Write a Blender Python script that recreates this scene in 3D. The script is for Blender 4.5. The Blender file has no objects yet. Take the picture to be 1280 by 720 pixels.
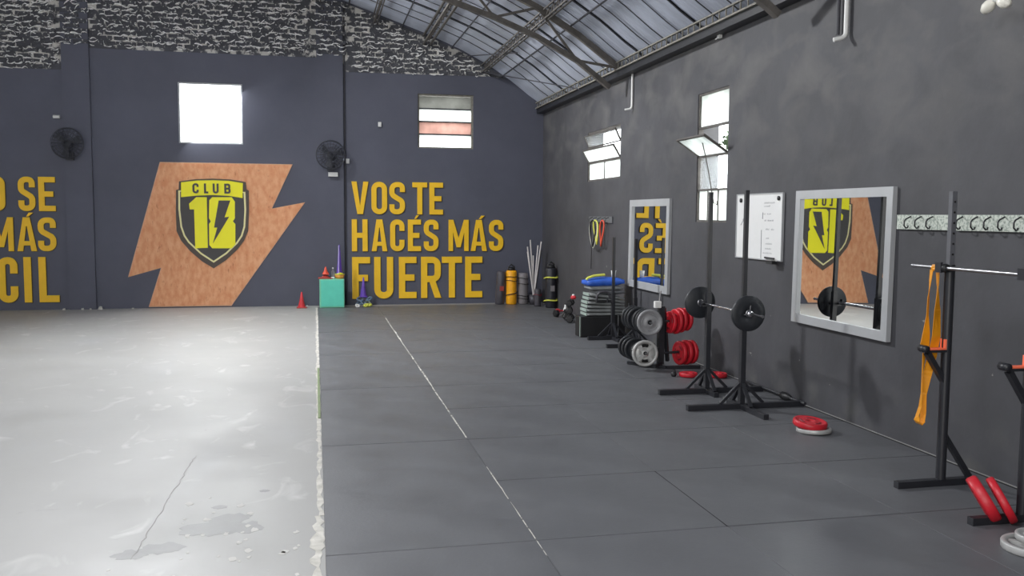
import bpy, bmesh, math, random
from mathutils import Vector, Matrix, Quaternion
from mathutils.geometry import tessellate_polygon
random.seed(7)
S = bpy.context.scene
COL = S.collection

# ---------------------------------------------------------------- camera
XR, YB = 4.03, 15.8            # right wall plane, back wall plane (metres; camera stands at x=y=0)
cam_d = bpy.data.cameras.new('camera'); cam = bpy.data.objects.new('camera', cam_d); COL.objects.link(cam)
cam_d.sensor_width = 36; cam_d.lens = 31.5; cam_d.clip_start = .05; cam_d.clip_end = 300
cr = Vector((0.97659, -0.21415, 0.00617)).normalized()
fw = Vector((0.21386, 0.97347, -0.0809)).normalized()
cu = cr.cross(fw).normalized(); cr = fw.cross(cu).normalized()
cam.matrix_world = Matrix(((cr.x, cu.x, -fw.x, 0), (cr.y, cu.y, -fw.y, 0), (cr.z, cu.z, -fw.z, 1.58), (0, 0, 0, 1)))
S.camera = cam

# ---------------------------------------------------------------- world: bright overcast sky
W = bpy.data.worlds.new('sky'); S.world = W; W.use_nodes = True
bg = W.node_tree.nodes['Background']; bg.inputs[0].default_value = (.93, .97, 1, 1); bg.inputs[1].default_value = 5.5

# ---------------------------------------------------------------- large lights: skylights and back window, plus two added fill lights
def area(name, loc, target, sx, sy, power, color=(1, 1, 1)):
    d = bpy.data.lights.new(name, 'AREA'); d.shape = 'RECTANGLE'; d.size = sx; d.size_y = sy; d.energy = power; d.color = color
    o = bpy.data.objects.new(name, d); COL.objects.link(o); o.location = loc
    o.rotation_euler = (Vector(target) - Vector(loc)).to_track_quat('-Z', 'Y').to_euler(); return o
area('near_skylight_daylight', (-1.6, 2.6, 5.55), (-1.2, 3.2, 0), 1.8, 4.5, 390, (.95, .97, 1))
area('far_skylight_daylight', (-2.4, 11.8, 5.55), (4.0, 6.2, .6), .5, .6, 480, (.97, .98, 1))
area('front_fill_light', (-4.0, -5.6, 2.3), (-2.5, 6, 1.3), 7, 4, 520, (1, .98, .95))  # added fill light behind the camera; no door is built there
area('left_fill_light', (-12.4, 6.0, 3.0), (4, 7, 1.2), 11, 1.6, 110, (.93, .97, 1))  # added fill light from the left; the left wall has no windows
area('back_window_daylight', (-1.68, 15.75, 3.23), (1.2, 8.5, 0.2), 1.0, .95, 90, (.95, .98, 1))

S.view_settings.view_transform = 'Standard'; S.view_settings.look = 'None'
S.view_settings.gamma = 1; S.view_settings.use_curve_mapping = False; S.view_settings.exposure = 0.38

# ---------------------------------------------------------------- materials
def lin(c):
    return tuple(((v / 255) / 12.92 if v / 255 <= .04045 else ((v / 255 + .055) / 1.055) ** 2.4) for v in c) + (1,)
def mat(name, rgb, rough=.6, metal=0, var=.12, scale=8, bump=.0, rgb2=None, thresh=None, spec=.5, detail=6, bscale=None, coords='Object', stretch=(1, 1, 1), rvar=0):
    m = bpy.data.materials.new(name); m.use_nodes = True; nt = m.node_tree; N = nt.nodes; L = nt.links
    b = N['Principled BSDF']; b.inputs['Roughness'].default_value = rough; b.inputs['Metallic'].default_value = metal
    b.inputs['Specular IOR Level'].default_value = spec
    tc = N.new('ShaderNodeTexCoord'); mp = N.new('ShaderNodeMapping'); mp.inputs['Scale'].default_value = stretch
    L.new(tc.outputs[coords], mp.inputs['Vector'])
    n = N.new('ShaderNodeTexNoise'); n.inputs['Scale'].default_value = scale; n.inputs['Detail'].default_value = detail; n.inputs['Roughness'].default_value = .6
    L.new(mp.outputs[0], n.inputs['Vector'])
    r = N.new('ShaderNodeValToRGB'); c = lin(rgb)
    c1 = tuple(v * (1 - var) for v in c[:3]) + (1,); c2 = tuple(min(1, v * (1 + var)) for v in c[:3]) + (1,)
    if rgb2: c1, c2 = c, lin(rgb2)
    r.color_ramp.elements[0].color = c1; r.color_ramp.elements[1].color = c2
    a, z = thresh if thresh else (.3, .7)
    r.color_ramp.elements[0].position = a; r.color_ramp.elements[1].position = z
    L.new(n.outputs['Fac'], r.inputs[0]); L.new(r.outputs[0], b.inputs['Base Color'])
    if rvar:
        mr = N.new('ShaderNodeMapRange'); mr.inputs[1].default_value = .3; mr.inputs[2].default_value = .7
        mr.inputs[3].default_value = rough - rvar; mr.inputs[4].default_value = rough + rvar
        L.new(n.outputs['Fac'], mr.inputs[0]); L.new(mr.outputs[0], b.inputs['Roughness'])
    if bump:
        n2 = N.new('ShaderNodeTexNoise'); n2.inputs['Scale'].default_value = bscale or scale * 6; n2.inputs['Detail'].default_value = 4
        L.new(mp.outputs[0], n2.inputs['Vector'])
        bp = N.new('ShaderNodeBump'); bp.inputs['Strength'].default_value = bump; bp.inputs['Distance'].default_value = .01
        L.new(n2.outputs['Fac'], bp.inputs['Height']); L.new(bp.outputs[0], b.inputs['Normal'])
    return m
def layer(m, rgb, scale, thresh, stretch=(1, 1, 1), detail=8, seed=0, zlim=None, coords='Object', distort=0):
    """mix one more patch of colour over the base colour"""
    nt = m.node_tree; N = nt.nodes; L = nt.links; b = N['Principled BSDF']
    src = b.inputs['Base Color'].links[0].from_socket
    tc = N.new('ShaderNodeTexCoord'); mp = N.new('ShaderNodeMapping'); mp.inputs['Scale'].default_value = stretch; mp.inputs['Location'].default_value = (seed, seed * 1.7, seed * .3)
    L.new(tc.outputs[coords], mp.inputs['Vector'])
    n = N.new('ShaderNodeTexNoise'); n.inputs['Scale'].default_value = scale; n.inputs['Detail'].default_value = detail; n.inputs['Distortion'].default_value = distort
    L.new(mp.outputs[0], n.inputs['Vector'])
    mr = N.new('ShaderNodeMapRange'); mr.inputs[1].default_value = thresh[0]; mr.inputs[2].default_value = thresh[1]; mr.clamp = True
    L.new(n.outputs['Fac'], mr.inputs[0]); fac = mr.outputs[0]
    if zlim:
        sp = N.new('ShaderNodeSeparateXYZ'); L.new(tc.outputs[coords], sp.inputs[0])
        m2 = N.new('ShaderNodeMapRange'); m2.inputs[1].default_value = zlim[0]; m2.inputs[2].default_value = zlim[1]
        L.new(sp.outputs[2], m2.inputs[0]); mu = N.new('ShaderNodeMath'); mu.operation = 'MULTIPLY'
        L.new(fac, mu.inputs[0]); L.new(m2.outputs[0], mu.inputs[1]); fac = mu.outputs[0]
    mx = N.new('ShaderNodeMix'); mx.data_type = 'RGBA'; mx.inputs[7].default_value = lin(rgb)
    L.new(fac, mx.inputs[0]); L.new(src, mx.inputs[6]); L.new(mx.outputs[2], b.inputs['Base Color'])
    return m
def glass(name, rgb, frosted=1.0):
    m = bpy.data.materials.new(name); m.use_nodes = True; nt = m.node_tree; N = nt.nodes; L = nt.links; N.clear()
    o = N.new('ShaderNodeOutputMaterial'); t = N.new('ShaderNodeBsdfTranslucent'); p = N.new('ShaderNodeBsdfTransparent'); g = N.new('ShaderNodeBsdfGlossy'); g.inputs['Roughness'].default_value = .15
    no = N.new('ShaderNodeTexNoise'); no.inputs['Scale'].default_value = 6; rr = N.new('ShaderNodeValToRGB'); c = lin(rgb)
    rr.color_ramp.elements[0].position = .35; rr.color_ramp.elements[1].position = .65
    rr.color_ramp.elements[0].color = tuple(v * .8 for v in c[:3]) + (1,); rr.color_ramp.elements[1].color = c
    tc = N.new('ShaderNodeTexCoord'); L.new(tc.outputs['Object'], no.inputs['Vector']); L.new(no.outputs[0], rr.inputs[0]); L.new(rr.outputs[0], t.inputs[0])
    a = N.new('ShaderNodeMixShader'); a.inputs[0].default_value = frosted; L.new(p.outputs[0], a.inputs[1]); L.new(t.outputs[0], a.inputs[2])
    b = N.new('ShaderNodeMixShader'); b.inputs[0].default_value = .04; L.new(a.outputs[0], b.inputs[1]); L.new(g.outputs[0], b.inputs[2])
    L.new(b.outputs[0], o.inputs[0]); return m

M = {}
M['wall_b'] = mat('charcoal blue wall paint', (82, 84, 97), .62, var=.10, scale=1.3, bump=.12, bscale=14)
M['wall_r'] = mat('charcoal wall paint', (67, 67, 71), .66, var=.2, scale=1.6, bump=.25, bscale=9, coords='Object')
layer(M['wall_r'], (100, 98, 97), 2.4, (.44, .82), (1, .8, 1.3), seed=3, zlim=(1.5, 2.8), distort=.4)  # wall smudges, paler high up to paint in the stronger light there
layer(M['wall_r'], (92, 92, 90), 3.0, (.5, .75), seed=9, zlim=(.4, .05))
layer(M['wall_r'], (170, 168, 160), 9, (.735, .76), seed=5, zlim=(1.1, .6))
M['brick'] = mat('dark painted brick', (74, 75, 80), .85, var=.25, scale=9, bump=.5, bscale=40)
layer(M['brick'], (190, 188, 184), 13, (.60, .66), seed=2, distort=1.5, detail=10)
M['mortar'] = mat('pale mortar', (78, 79, 84), .9, rgb2=(205, 202, 196), thresh=(.5, .58), scale=6, bump=.6, bscale=40)
M['smear'] = mat('pale mortar smear', (240, 238, 234), .9, var=.2, scale=12, bump=.3)
M['concrete'] = mat('light grey painted concrete', (152, 151, 148), .55, var=.03, scale=1.1, bump=.05, bscale=12, rvar=.1)
layer(M['concrete'], (154, 154, 153), 1.4, (.56, .8), (1, .35, 1), seed=4, distort=.5)
layer(M['concrete'], (176, 175, 172), 3.6, (.6, .75), (1, .6, 1), seed=12, distort=1)
layer(M['concrete'], (138, 138, 135), 9, (.70, .76), (.5, 1.6, 1), seed=21, distort=1)
M['rubber'] = mat('black rubber tile', (92, 93, 96), .50, var=.10, scale=2.2, bump=.08, bscale=60, rvar=.10, spec=.5)
layer(M['rubber'], (108, 108, 108), 1.6, (.6, .85), (1, .7, 1), seed=6, coords='Generated')
M['joint'] = mat('dark joint', (26, 26, 27), .9)
M['chalk'] = mat('dusty pale joint', (96, 95, 92), .9, rgb2=(205, 202, 192), thresh=(.38, .5), scale=14)
M['chip'] = mat('chipped pale concrete edge', (170, 167, 158), .9, rgb2=(215, 212, 204), scale=12, bump=.4)
M['green_tape'] = mat('faded green tape', (120, 135, 95), .7)
M['roof'] = mat('galvanised roof sheet', (186, 192, 206), .5, metal=.1, var=.16, scale=1.4, stretch=(1, 3, 1))
M['steel_old'] = mat('weathered brown grey steel', (92, 88, 84), .7, var=.3, scale=9, bump=.3)
M['steel_pale'] = mat('pale dusty steel', (128, 125, 116), .7, var=.3, scale=12, bump=.3)
M['steel_dark'] = mat('dark steel', (60, 60, 66), .6, var=.2)
M['black_metal'] = mat('matt black painted steel', (34, 35, 40), .42, var=.15, scale=14)
M['grey_metal'] = mat('dark grey punched steel', (88, 89, 94), .45, var=.15, scale=14)
M['chrome'] = mat('chrome', (205, 205, 208), .18, metal=1, var=.05)
M['steel_bar'] = mat('brushed steel bar', (150, 150, 152), .3, metal=.9, var=.08)
M['rubber_black'] = mat('black rubber plate', (30, 33, 38), .5, var=.1)
M['hole'] = mat('black hole', (8, 8, 8), .9)
M['osb'] = mat('terracotta strand board', (222, 150, 104), .7, rgb2=(236, 176, 132), thresh=(.35, .65), scale=14, bump=.15, stretch=(1, 1, .5), detail=3)
layer(M['osb'], (194, 120, 80), 30, (.62, .75), (1, 1, .35), seed=3)
M['osb_edge'] = mat('pale cut board edge', (214, 170, 140), .8)
M['yellow'] = mat('mustard yellow paint', (246, 196, 30), .55, var=.06, scale=5)
M['lemon'] = mat('bright yellow vinyl', (255, 246, 24), .5, var=.02)
M['cream'] = mat('cream outline', (240, 232, 170), .5, var=.02)
M['crest_dark'] = mat('dark grey crest board', (74, 72, 72), .6, var=.05)
M['crest_rim'] = mat('darker crest rim', (84, 74, 66), .6, var=.05)
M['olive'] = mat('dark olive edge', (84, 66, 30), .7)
M['mirror'] = bpy.data.materials.new('mirror glass'); M['mirror'].use_nodes = True
_b = M['mirror'].node_tree.nodes['Principled BSDF']; _b.inputs['Metallic'].default_value = 1; _b.inputs['Roughness'].default_value = 0.01; _b.inputs['Base Color'].default_value = (.86, .88, .87, 1)
M['alu'] = mat('silver painted frame', (172, 174, 176), .45, var=.05, scale=5, metal=.2)
M['white'] = mat('white plastic', (225, 225, 222), .4, var=.03)
M['board'] = mat('whiteboard surface', (232, 233, 232), .25, var=.02)
M['ink'] = mat('grey marker ink', (110, 112, 120), .7)
M['black'] = mat('black plastic', (24, 24, 26), .5)
M['fan'] = mat('dark fan plastic', (52, 54, 62), .5)
M['red'] = mat('red rubber plate', (190, 30, 44), .42, var=.12, scale=12)
M['red_deep'] = mat('dark red rubber', (128, 26, 38), .5, var=.12)
M['silver_plate'] = mat('silver cast plate', (176, 176, 174), .45, metal=.3, var=.1, scale=20)
M['grey_plate'] = mat('grey cast plate', (140, 140, 142), .5, metal=.3, var=.1, scale=20)
M['orange_cup'] = mat('salmon orange plastic liner', (250, 118, 84), .5, var=.04)
M['band'] = mat('amber latex band', (222, 146, 20), .45, var=.12, scale=9)
M['green_box'] = mat('mint green painted box', (96, 212, 186), .5, var=.05)
M['green_edge'] = mat('pale green box edge', (120, 200, 165), .5, var=.05)
M['cone_o'] = mat('orange red cone', (222, 84, 58), .5, var=.1)
M['cone_r'] = mat('red cone', (205, 50, 58), .5, var=.1)
M['cone_rd'] = mat('dark red cone', (160, 62, 54), .6, var=.1)
M['purple'] = mat('purple plastic', (98, 66, 170), .45, var=.12)
M['lilac'] = mat('pale lilac stripe', (190, 180, 225), .5)
M['peach'] = mat('orange plastic dish', (226, 150, 70), .5, var=.1)
M['lime'] = mat('yellow green rubber', (206, 208, 84), .5, var=.1)
M['slate'] = mat('slate blue plastic', (92, 112, 132), .5, var=.2)
M['clear'] = glass('clear plastic', (230, 236, 240), .35)
M['bag_y'] = mat('yellow vinyl', (240, 168, 24), .45, var=.1, scale=10)
M['bag_g'] = mat('grey vinyl', (120, 116, 118), .5, var=.12, scale=10)
M['bag_d'] = mat('dark grey leather', (66, 64, 70), .45, var=.2, scale=10)
M['bag_b'] = mat('black vinyl', (34, 35, 42), .45, var=.2, scale=10)
M['stick'] = mat('white plastic tube', (205, 200, 198), .4, var=.05)
M['mat_grey'] = mat('grey foam mat', (132, 135, 135), .6, var=.22, scale=10, bump=.3, bscale=16)
M['mat_mint'] = mat('pale mint foam edge', (142, 156, 148), .7, var=.08)
M['mat_dark'] = mat('dark grey foam mat', (104, 106, 110), .6, var=.15, scale=10)
M['blue'] = mat('blue vinyl cushion', (44, 92, 190), .45, var=.2, scale=6)
M['rope_w'] = mat('pale rope', (190, 190, 176), .8)
M['hook_rail'] = mat('patterned pale board', (196, 202, 192), .7, rgb2=(150, 160, 150), thresh=(.5, .56), scale=55, detail=2)
M['hook_grey'] = mat('grey painted board', (98, 100, 102), .6)
M['leaf'] = mat('leaf', (92, 110, 80), .7, var=.3, scale=3)
M['outside'] = mat('neighbouring wall', (150, 140, 130), .9, var=.2, scale=3)
M['ground'] = mat('outside paving', (150, 148, 142), .9, var=.2, scale=3)
M['bulb'] = mat('white bulb glass', (235, 232, 220), .25)
M['g_white'] = glass('white frosted glass', (245, 248, 245))
M['g_grey'] = glass('grimy grey glass', (152, 152, 148))
M['g_pink'] = glass('pinkish frosted glass', (196, 172, 164))
M['g_dim'] = glass('dusty pane', (128, 128, 122))
M['g_clear'] = glass('clear window glass', (235, 240, 240), .12)

# ---------------------------------------------------------------- geometry helpers
class G:
    def __init__(s): s.v = []; s.f = []; s.smooth = []
    def add(s, vs, fs, sm=False):
        o = len(s.v); s.v += [tuple(v) for v in vs]
        for f in fs: s.f.append(tuple(i + o for i in f)); s.smooth.append(sm)
        return s
    def box(s, c, d, rot=None, jit=0):
        vs = [Vector((x * d[0] / 2, y * d[1] / 2, z * d[2] / 2)) for x in (-1, 1) for y in (-1, 1) for z in (-1, 1)]
        if jit: vs = [v + Vector([random.uniform(-jit, jit) for _ in range(3)]) for v in vs]
        if rot is not None: vs = [rot @ v for v in vs]
        vs = [v + Vector(c) for v in vs]
        return s.add(vs, [(0, 1, 3, 2), (4, 6, 7, 5), (0, 4, 5, 1), (2, 3, 7, 6), (0, 2, 6, 4), (1, 5, 7, 3)])
    def bx(s, x0, x1, y0, y1, z0, z1): return s.box(((x0 + x1) / 2, (y0 + y1) / 2, (z0 + z1) / 2), (abs(x1 - x0), abs(y1 - y0), abs(z1 - z0)))
    def bar(s, a, b, w, h=None):
        """rectangular bar between two points"""
        a = Vector(a); b = Vector(b); h = h or w; d = b - a
        q = d.to_track_quat('Y', 'Z').to_matrix()
        return s.box((a + b) / 2, (w, d.length, h), q)
    def tube(s, pts, r, n=8, closed=False, cap=True, flat=1.0):
        P = [Vector(p) for p in pts]; k = len(P); rings = []
        up = Vector((0, 0, 1)); prev = None
        for i, p in enumerate(P):
            if closed: t = (P[(i + 1) % k] - P[i - 1]).normalized()
            else: t = (P[min(i + 1, k - 1)] - P[max(i - 1, 0)]).normalized()
            if prev is None:
                a = t.cross(up)
                if a.length < .05: a = t.cross(Vector((1, 0, 0)))
                a.normalize()
            else:
                a = (prev - t * prev.dot(t)).normalized()
            prev = a; b = t.cross(a)
            rr = r[i] if isinstance(r, (list, tuple)) else r
            rings.append([p + a * math.cos(2 * math.pi * j / n) * rr + b * math.sin(2 * math.pi * j / n) * rr * flat for j in range(n)])
        vs = [v for R in rings for v in R]; fs = []
        for i in range(k if closed else k - 1):
            i2 = (i + 1) % k
            for j in range(n):
                j2 = (j + 1) % n; fs.append((i * n + j, i * n + j2, i2 * n + j2, i2 * n + j))
        s.add(vs, fs, True)
        if cap and not closed:
            s.add(rings[0], [tuple(reversed(range(n)))]); s.add(rings[-1], [tuple(range(n))])
        return s
    def lathe(s, prof, c=(0, 0, 0), axis=(0, 0, 1), n=24, sm=True):
        """prof: (radius, height) pairs along axis"""
        q = Vector(axis).normalized().to_track_quat('Z', 'Y').to_matrix(); c = Vector(c); k = len(prof)
        vs = [c + q @ Vector((r * math.cos(2 * math.pi * j / n), r * math.sin(2 * math.pi * j / n), h)) for r, h in prof for j in range(n)]
        fs = [(i * n + j, i * n + (j + 1) % n, (i + 1) * n + (j + 1) % n, (i + 1) * n + j) for i in range(k - 1) for j in range(n)]
        s.add(vs, fs, sm)
        if prof[0][0] > 1e-4: s.add(vs[:n], [tuple(reversed(range(n)))])
        if prof[-1][0] > 1e-4: s.add(vs[-n:], [tuple(range(n))])
        return s
    def prism(s, loops, tf, d0, d1):
        """loops: [outer, hole, ...] of 2D points, tf(u, v, d) -> 3D"""
        flat = [p for L in loops for p in L]
        tri = tessellate_polygon([[Vector((p[0], p[1], 0)) for p in L] for L in loops])
        n = len(flat)
        vs = [tf(p[0], p[1], d0) for p in flat] + [tf(p[0], p[1], d1) for p in flat]
        fs = [tuple(t) for t in tri] + [tuple(reversed([i + n for i in t])) for t in tri]
        o = 0
        for L in loops:
            for i in range(len(L)):
                j = (i + 1) % len(L); fs.append((o + i, o + j, o + j + n, o + i + n))
            o += len(L)
        return s.add(vs, fs)
    def build(s, name, m, parent=None, kind=None, bevel=0, loc=None):
        me = bpy.data.meshes.new(name); me.from_pydata(s.v, [], s.f)
        me.polygons.foreach_set('use_smooth', s.smooth); 
        bm = bmesh.new(); bm.from_mesh(me); bmesh.ops.recalc_face_normals(bm, faces=bm.faces); bm.to_mesh(me); bm.free()
        me.materials.append(m); o = bpy.data.objects.new(name, me); COL.objects.link(o)
        if parent is not None: o.parent = parent
        if kind: o['kind'] = kind
        if loc: o.location = loc
        if bevel:
            b = o.modifiers.new('bevel', 'BEVEL'); b.width = bevel; b.segments = 2; b.limit_method = 'ANGLE'
        return o
def thing(name, label, cat, loc=(0, 0, 0), rz=0, group=None):
    o = bpy.data.objects.new(name, None); COL.objects.link(o); o.location = loc; o.rotation_euler = (0, 0, rz); o.empty_display_size = .1
    o['label'] = label; o['category'] = cat
    if group: o['group'] = group
    return o
def tag(o, label, cat, group=None):
    o['label'] = label; o['category'] = cat
    if group: o['group'] = group
    return o
def dup(root, loc, rot=None, label=None):
    r = root.copy(); COL.objects.link(r); r.location = loc
    if rot: r.rotation_euler = rot
    if label: r['label'] = label
    for ch in list(root.children):
        c = ch.copy(); COL.objects.link(c); c.parent = r
        for g in list(ch.children):
            d = g.copy(); COL.objects.link(d); d.parent = c
    return r
def back(u, v, d): return Vector((u, YB - d, v))          # on the back wall: u = x, v = z, d = distance out of the wall
def side(u, v, d): return Vector((XR - d, u, v))          # on the right wall: u = y, v = z
def struct(name):
    o = bpy.data.objects.new(name, None); COL.objects.link(o); o['kind'] = 'structure'; return o

# ================================================================ SETTING
X0, Y0 = -14.0, -6.0
AP = [(4.03, 3.50), (3.89, 3.60), (3.74, 3.70), (3.42, 3.94), (3.01, 4.20), (2.51, 4.45), (1.91, 4.69), (1.06, 4.98), (.3, 5.24), (-.6, 5.50), (-1.8, 5.76), (-3.2, 5.96), (-5, 6.05)]
AP = AP + [(-10 - x, z) for x, z in reversed(AP[:-1])]
def roof_z(x):
    for (xa, za), (xb, zb) in zip(AP, AP[1:]):
        if xb <= x <= xa: return za + (zb - za) * (x - xa) / (xb - xa)
    return 3.45
# ---- floor: concrete slab + rubber tiles
floor = G().bx(X0 - .3, XR + .3, Y0 - .3, YB + .3, -.25, 0).build('floor', M['concrete'], kind='structure')
TH = .012
G().bx(.03, 4.0, -2, YB - .35, .0005, .004).build('joint_bed', M['joint'], floor)
tile_mesh = {}
def tile(x, y, sx, sy):
    key = (sx, sy)
    if key not in tile_mesh:
        g = G(); ex = .0012; e = .005; b = .006
        g.add([(.0022, b + .001, TH), (sx - .0022, b + .001, TH), (sx - .0022, sy - b - .001, TH), (.0022, sy - b - .001, TH), (ex, e, TH - .003), (sx - ex, e, TH - .003), (sx - ex, sy - e, TH - .003), (ex, sy - e, TH - .003),
               (ex, e, .003), (sx - ex, e, .003), (sx - ex, sy - e, .003), (ex, sy - e, .003)],
              [(0, 1, 2, 3), (4, 5, 1, 0), (5, 6, 2, 1), (6, 7, 3, 2), (7, 4, 0, 3), (8, 9, 5, 4), (9, 10, 6, 5), (10, 11, 7, 6), (11, 8, 4, 7)])
        o = g.build('rubber_tile', M['rubber'], floor); tile_mesh[key] = o.data
    else:
        o = bpy.data.objects.new('rubber_tile', tile_mesh[key]); COL.objects.link(o); o.parent = floor
    o.location = (x, y, random.uniform(-.0006, .0012)); return o
ends = {0: [-1.9, .1, 2.1, 4.1, 6.1, 8.1, 10.1, 12.1, 14.1, 15.45]}
for c in (1, 2, 3): ends[c] = [-.9, .1, 1.1, 2.1, 3.1, 4.1, 5.1, 6.1, 7.1, 8.1, 9.1, 10.1, 11.1, 12.1, 13.1, 14.1, 15.45]
for c in range(4):
    x = .03 + c; w = 1.0 if c < 3 else .93
    for a, b in zip(ends[c], ends[c][1:]): tile(x, a, w, round(b - a, 3))
def ragged(name, x, w, y0, y1, z, m, amp, step=.06, taper=False):
    g = G(); n = int((y1 - y0) / step); L = []; R = []
    for i in range(n + 1):
        y = y0 + (y1 - y0) * i / n; a = w / 2 * random.uniform(1 - amp, 1 + amp); c_ = w / 2 * random.uniform(1 - amp, 1 + amp)
        L.append((x - a, y)); R.append((x + c_, y))
    g.prism([L + R[::-1]], lambda u, v, d: Vector((u, v, d)), z, z + .0015)
    return g.build(name, m, floor)
ragged('pale_joint', 1.031, .014, 6.15, 13.6, TH - .001, M['chalk'], .6, .09)
ragged('pale_joint', 1.031, .005, 4.75, 5.4, TH - .001, M['chalk'], .8, .09); ragged('pale_joint', 1.031, .004, 3.9, 4.7, TH - .001, M['chalk'], .9, .09)
ragged('chipped_edge', .012, .030, 6.6, 15.4, .0008, M['chip'], .7, .11)
ragged('dark_gap', 2.03, .007, 4.1, 5.1, TH - .001, M['joint'], .4, .09)
ragged('chipped_edge', .010, .024, 4.7, 6.6, .0008, M['chip'], .9, .07)
ragged('chipped_edge', -.005, .042, 2.4, 4.7, .0008, M['chip'], .9, .05)
G().bx(.005, .025, 7.0, 9.3, .001, .009).build('green_tape', M['green_tape'], floor)
# crack in the concrete slab, and scattered spalled spots
g = G(); pts = []
for i in range(40):
    t = i / 39; pts.append((-0.780 + -0.057 * t + random.uniform(-.008, .008), 6.061 - 1.800 * t))
Lp = [(x - random.uniform(.0005, .003), y) for x, y in pts]; Rp = [(x + random.uniform(.0005, .003), y) for x, y in pts]
g.prism([Lp + Rp[::-1]], lambda u, v, d: Vector((u, v, d)), .0004, .001); g.build('floor_crack', mat('crack', (140, 138, 134), .9), floor)
g = G()
for i in range(46):
    cx, cy = random.choice([(-.5, 4.35), (-.75, 4.1), (-.25, 4.3), (-.15, 3.7), (-.6, 4.8)]); cx += random.gauss(0, .13); cy += random.gauss(0, .2)
    if cx > -.05: continue
    r = random.uniform(.004, .022); n = 9
    poly = [(cx + r * random.uniform(.5, 1.3) * math.cos(6.283 * k / n), cy + 1.6 * r * random.uniform(.5, 1.3) * math.sin(6.283 * k / n)) for k in range(n)]
    g.prism([poly], lambda u, v, d: Vector((u, v, d)), .0004, .0012)
g.build('flaked_paint', mat('flaked paint', (188, 186, 181), .8, var=.08), floor, kind='stuff')
g = G()
for cx, cy, r in [(-.55, 4.62, .14), (-.38, 4.6, .11), (-.72, 4.38, .10), (-.85, 4.32, .08), (-.52, 4.95, .04), (-.3, 5.2, .03), (-.45, 4.75, .1)]:
    n = 22; poly = [(cx + r * random.uniform(.8, 1.2) * math.cos(6.283 * k / n), cy + .8 * r * random.uniform(.7, 1.2) * math.sin(6.283 * k / n)) for k in range(n)]
    g.prism([poly], lambda u, v, d: Vector((u, v, d)), .0002, .0004 + random.uniform(0, .0003))
g.build('worn_patch', mat('worn bare patch', (132, 132, 130), .55, var=.08), floor, kind='stuff')

# ---- back wall (with two window openings), its pilasters and its bare brick top
WL = (-2.185, -1.165, 2.735, 3.735); WR = (1.77, 2.755, 2.74, 3.685)
outer = [(XR + .25, -.2), (XR + .25, 3.4)] + [(x, z + .03) for x, z in AP] + [(X0 - .25, 3.4), (X0 - .25, -.2)]
rect = lambda r: [(r[0], r[2]), (r[1], r[2]), (r[1], r[3]), (r[0], r[3])]
wall_back = G().prism([outer, rect(WL), rect(WR)], back, 0, -.22).build('wall_back', M['wall_b'], kind='structure')
PIL = [(.05, .49), (-3.93, -3.52)]
for a, b in PIL:
    G().prism([[(a, 0), (b, 0), (b, roof_z(b)), (a, roof_z(a))]], back, 0.001, .055).build('pilaster', M['wall_b'], wall_back)
def brick_low(x): return 4.22 if -3.93 < x < .49 else (4.0 if x > 0 else 3.86)
g = G().prism([[(3.38, 3.97), (3.1, 4.02), (.49, 4.0), (.49, 4.22), (-3.93, 4.22), (-3.93, 3.86), (-7, 3.86)] + [(x, z - .01) for x, z in reversed(AP) if -7 <= x <= 3.4]], back, .002, .008)
g.build('mortar_bed', M['mortar'], wall_back)
brick_meshes = []
for k in range(8):
    g = G(); w, d, h = random.uniform(.20, .225), random.uniform(.014, .024), random.uniform(.056, .068)
    v = []
    for sy, sc in ((0, 1), (1, .93)):
        for (a, b) in ((-1, -1), (-.3, -1.05), (.4, -.97), (1, -1), (1.02, 1), (.3, 1.06), (-.4, .97), (-1, 1)):
            v.append(((a * sc + random.uniform(-.05, .05)) * w / 2, -d * sy * random.uniform(.8, 1.15), (b * (sc - .06 * sy) + random.uniform(-.12, .12)) * h / 2))
    fs = [tuple(range(8, 16))] + [(i, (i + 1) % 8, 8 + (i + 1) % 8, 8 + i) for i in range(8)]
    g.add(v, fs); o = g.build('brick', M['brick'], wall_back); brick_meshes.append(o); COL.objects.unlink(o)
spots = []
PITX, PITZ = .240, .081
for r in range(32):
    z = 3.86 + .045 + r * PITZ
    x = -6.4 + (r % 2) * PITX / 2
    while x < 3.45:
        if z - .04 > brick_low(x) - .03 and z + .03 < min(roof_z(x - .11), roof_z(x + .11)) and not (x > 3.2 and z < 4.0):
            if not any(a - .12 < x < a + .0 or b - .0 < x < b + .12 for a, b in PIL): spots.append((x + random.uniform(-.01, .01), z))
        x += PITX
# the bricks that show largest and clearest (inside the frame) are objects of their own
spots.sort(key=lambda s_: (not (s_[1] < 5.25 and s_[0] > -4.95), -s_[0]))
rest = G()
for i, (x, z) in enumerate(spots):
    d = .055 if any(a <= x <= b for a, b in PIL) else 0
    src = brick_meshes[i % 8]; loc = Vector((x, YB - .008 - d + .004, z)); rot = random.uniform(-.05, .05)
    if i < 300:
        o = src.copy(); COL.objects.link(o); o.parent = wall_back; o.location = loc; o.rotation_euler = (random.uniform(-.06, .06), rot, random.uniform(-.03, .03))
    else:
        R = Matrix.Rotation(rot, 3, 'Y'); rest.add([R @ v.co + loc for v in src.data.vertices], [tuple(p.vertices) for p in src.data.polygons])
rest.build('brickwork', M['brick'], wall_back, kind='stuff')
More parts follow.
